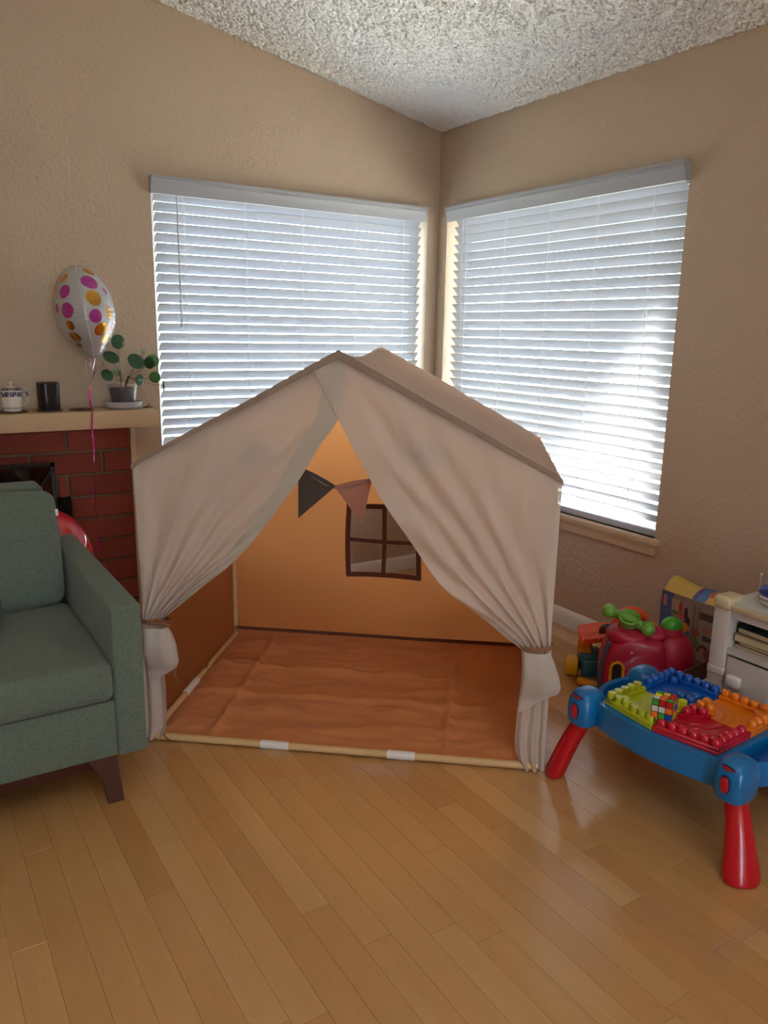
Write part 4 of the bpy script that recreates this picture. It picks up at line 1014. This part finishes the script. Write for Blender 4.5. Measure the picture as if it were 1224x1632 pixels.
front = m_print('printed_front', srgb(150, 138, 132), [
    ('r', .245, .19, .03, .2, (84, 100, 150)), ('r', .253, .345, .008, .022, (186, 120, 130)), ('r', .20, .332, .020, .030, (176, 160, 140)), ('r', .20, .308, .018, .006, (96, 112, 90)),
    ('e', .178, .335, .008, .026, (188, 66, 46)), ('e', .172, .300, .010, .014, (196, 84, 50)), ('e', .152, .318, .009, .024, (66, 44, 58)), ('e', .143, .285, .013, .022, (70, 48, 62)), ('e', .150, .262, .014, .018, (206, 138, 48)), ('e', .135, .238, .010, .012, (70, 108, 150)),
    ('r', .115, .30, .006, .06, (130, 106, 92)), ('r', .095, .30, .005, .06, (136, 112, 96)), ('e', .104, .255, .020, .016, (140, 84, 74)), ('e', .108, .215, .024, .026, (112, 122, 82)), ('r', .05, .33, .040, .014, (78, 76, 66)), ('r', .035, .275, .034, .014, (156, 110, 96)), ('r', .03, .245, .040, .010, (84, 70, 80)),
    ('e', .062, .190, .026, .026, (92, 44, 44)), ('e', .066, .188, .014, .018, (176, 120, 100)), ('e', .038, .178, .020, .030, (150, 72, 62)), ('e', .020, .180, .016, .03, (58, 24, 30)), ('e', .085, .155, .04, .03, (150, 142, 132)), ('r', .05, .12, .06, .03, (120, 100, 82)), ('r', .01, .345, .012, .03, (30, 44, 90))])
CARD = plain('brown_cardboard', srgb(150, 118, 84), .9)
mb = MB(); mb.box((0, 0, 0), (.003, BW, BH)); obj('front_panel', mb, front, bx, smooth=0)
mb = MB(); mb.box((BD-.003, 0, 0), (BD, BW, BH)); mb.box((.003, .0, 0), (BD-.003, .003, BH)); mb.box((.003, .003, 0), (BD-.003, BW-.003, .003)); obj('carton', mb, CARD, bx, smooth=0)
mb = MB(); mb.box((.0, BW-.003, 0), (BD, BW, BH)); obj('side_panel', mb, plain('blue_print', srgb(84, 100, 156), .5), bx, smooth=0)
FL1 = m_print('printed_flap', srgb(206, 178, 84), [('r', .10, .03, .022, .2, (82, 130, 186)), ('r', .125, .02, .01, .2, (96, 80, 140)), ('e', .07, .05, .018, .022, (196, 100, 70)), ('e', .045, .02, .03, .014, (214, 180, 100)), ('r', .01, .02, .022, .04, (120, 170, 210)), ('e', .02, .07, .01, .014, (80, 40, 50))], (1, 0))
mb = MB(); M = Matrix.Translation((.0, 0, BH)) @ Matrix.Rotation(radians(-22), 4, 'Y'); f = lambda u, v: M @ Vector((.002+u*.085, .012+v*(BW-.02), .016*sin(pi*u)*(.4+.6*v)+.02*sm(.6, 1, v)*u))
obj('top_flap', MB().grid(f, 10, 12), FL1, bx, smooth=60)
# low open carton with two toys
bn = thing('open_carton', 'low open cardboard carton between toys and white cabinet', 'carton', (2.262, 1.478, 0), radians(6))
mb = MB()
for lo, hi in (((0, 0, 0), (.18, .125, .003)), ((0, 0, 0), (.003, .125, .225)), ((.177, 0, 0), (.18, .125, .225)), ((.003, 0, 0), (.177, .003, .225)), ((.003, .122, 0), (.177, .125, .225))): mb.box(lo, hi)
tr2 = MB(); tr2.box((.004, .004, .112), (.176, .121, .115)); obj('inner_tray', tr2, CARD, bn, smooth=0)
obj('carton_walls', mb, plain('dark_cardboard', srgb(112, 84, 66), .9), bn, smooth=0)
bl_ = thing('striped_ball', 'small white red and blue striped ball in the open carton', 'ball', (2.395, 1.560, .1155))
def m_stripe():
    t = NT('striped_rubber'); sp = t.n('ShaderNodeSeparateXYZ', {0: t.coord('Object', (1, 1, 1))}); k = t.math('MULTIPLY', sp.outputs[0], 60.0); fr = t.math('FRACT', k); f2 = t.math('FRACT', t.math('MULTIPLY', k, .5))
    col = t.mix(t.math('LESS_THAN', fr, .5), (.7, .7, .7, 1), srgb(40, 60, 130)); col = t.mix(t.math('LESS_THAN', f2, .25), col, srgb(190, 60, 60)); t.set(Base_Color=col, Roughness=.35); return t.m
mb = MB(); mb.ell((0, 0, .040), (.040, .040, .040), 28, 18); obj('ball_skin', mb, m_stripe(), bl_)
mb = MB(); mb.lathe([(.002, 0), (.006, .001), (.007, .003)], 12, (0, 0, .078)); obj('ball_valve', mb, WHP, bl_)
gc = thing('toy_cup', 'small green toy cup in the open carton', 'cup', (2.320, 1.530, .1155))
mb = MB(); mb.lathe([(.018, 0), (.020, .002), (.026, .07), (.028, .072), (.024, .072), (.018, .004), (.002, .003)], 24); obj('cup_body', mb, GRN, gc)
mb = MB(); mb.tube([(.026, 0, .06), (.04, 0, .055), (.04, 0, .03), (.023, 0, .02)], .003, 8); obj('cup_handle', mb, GRN, gc)
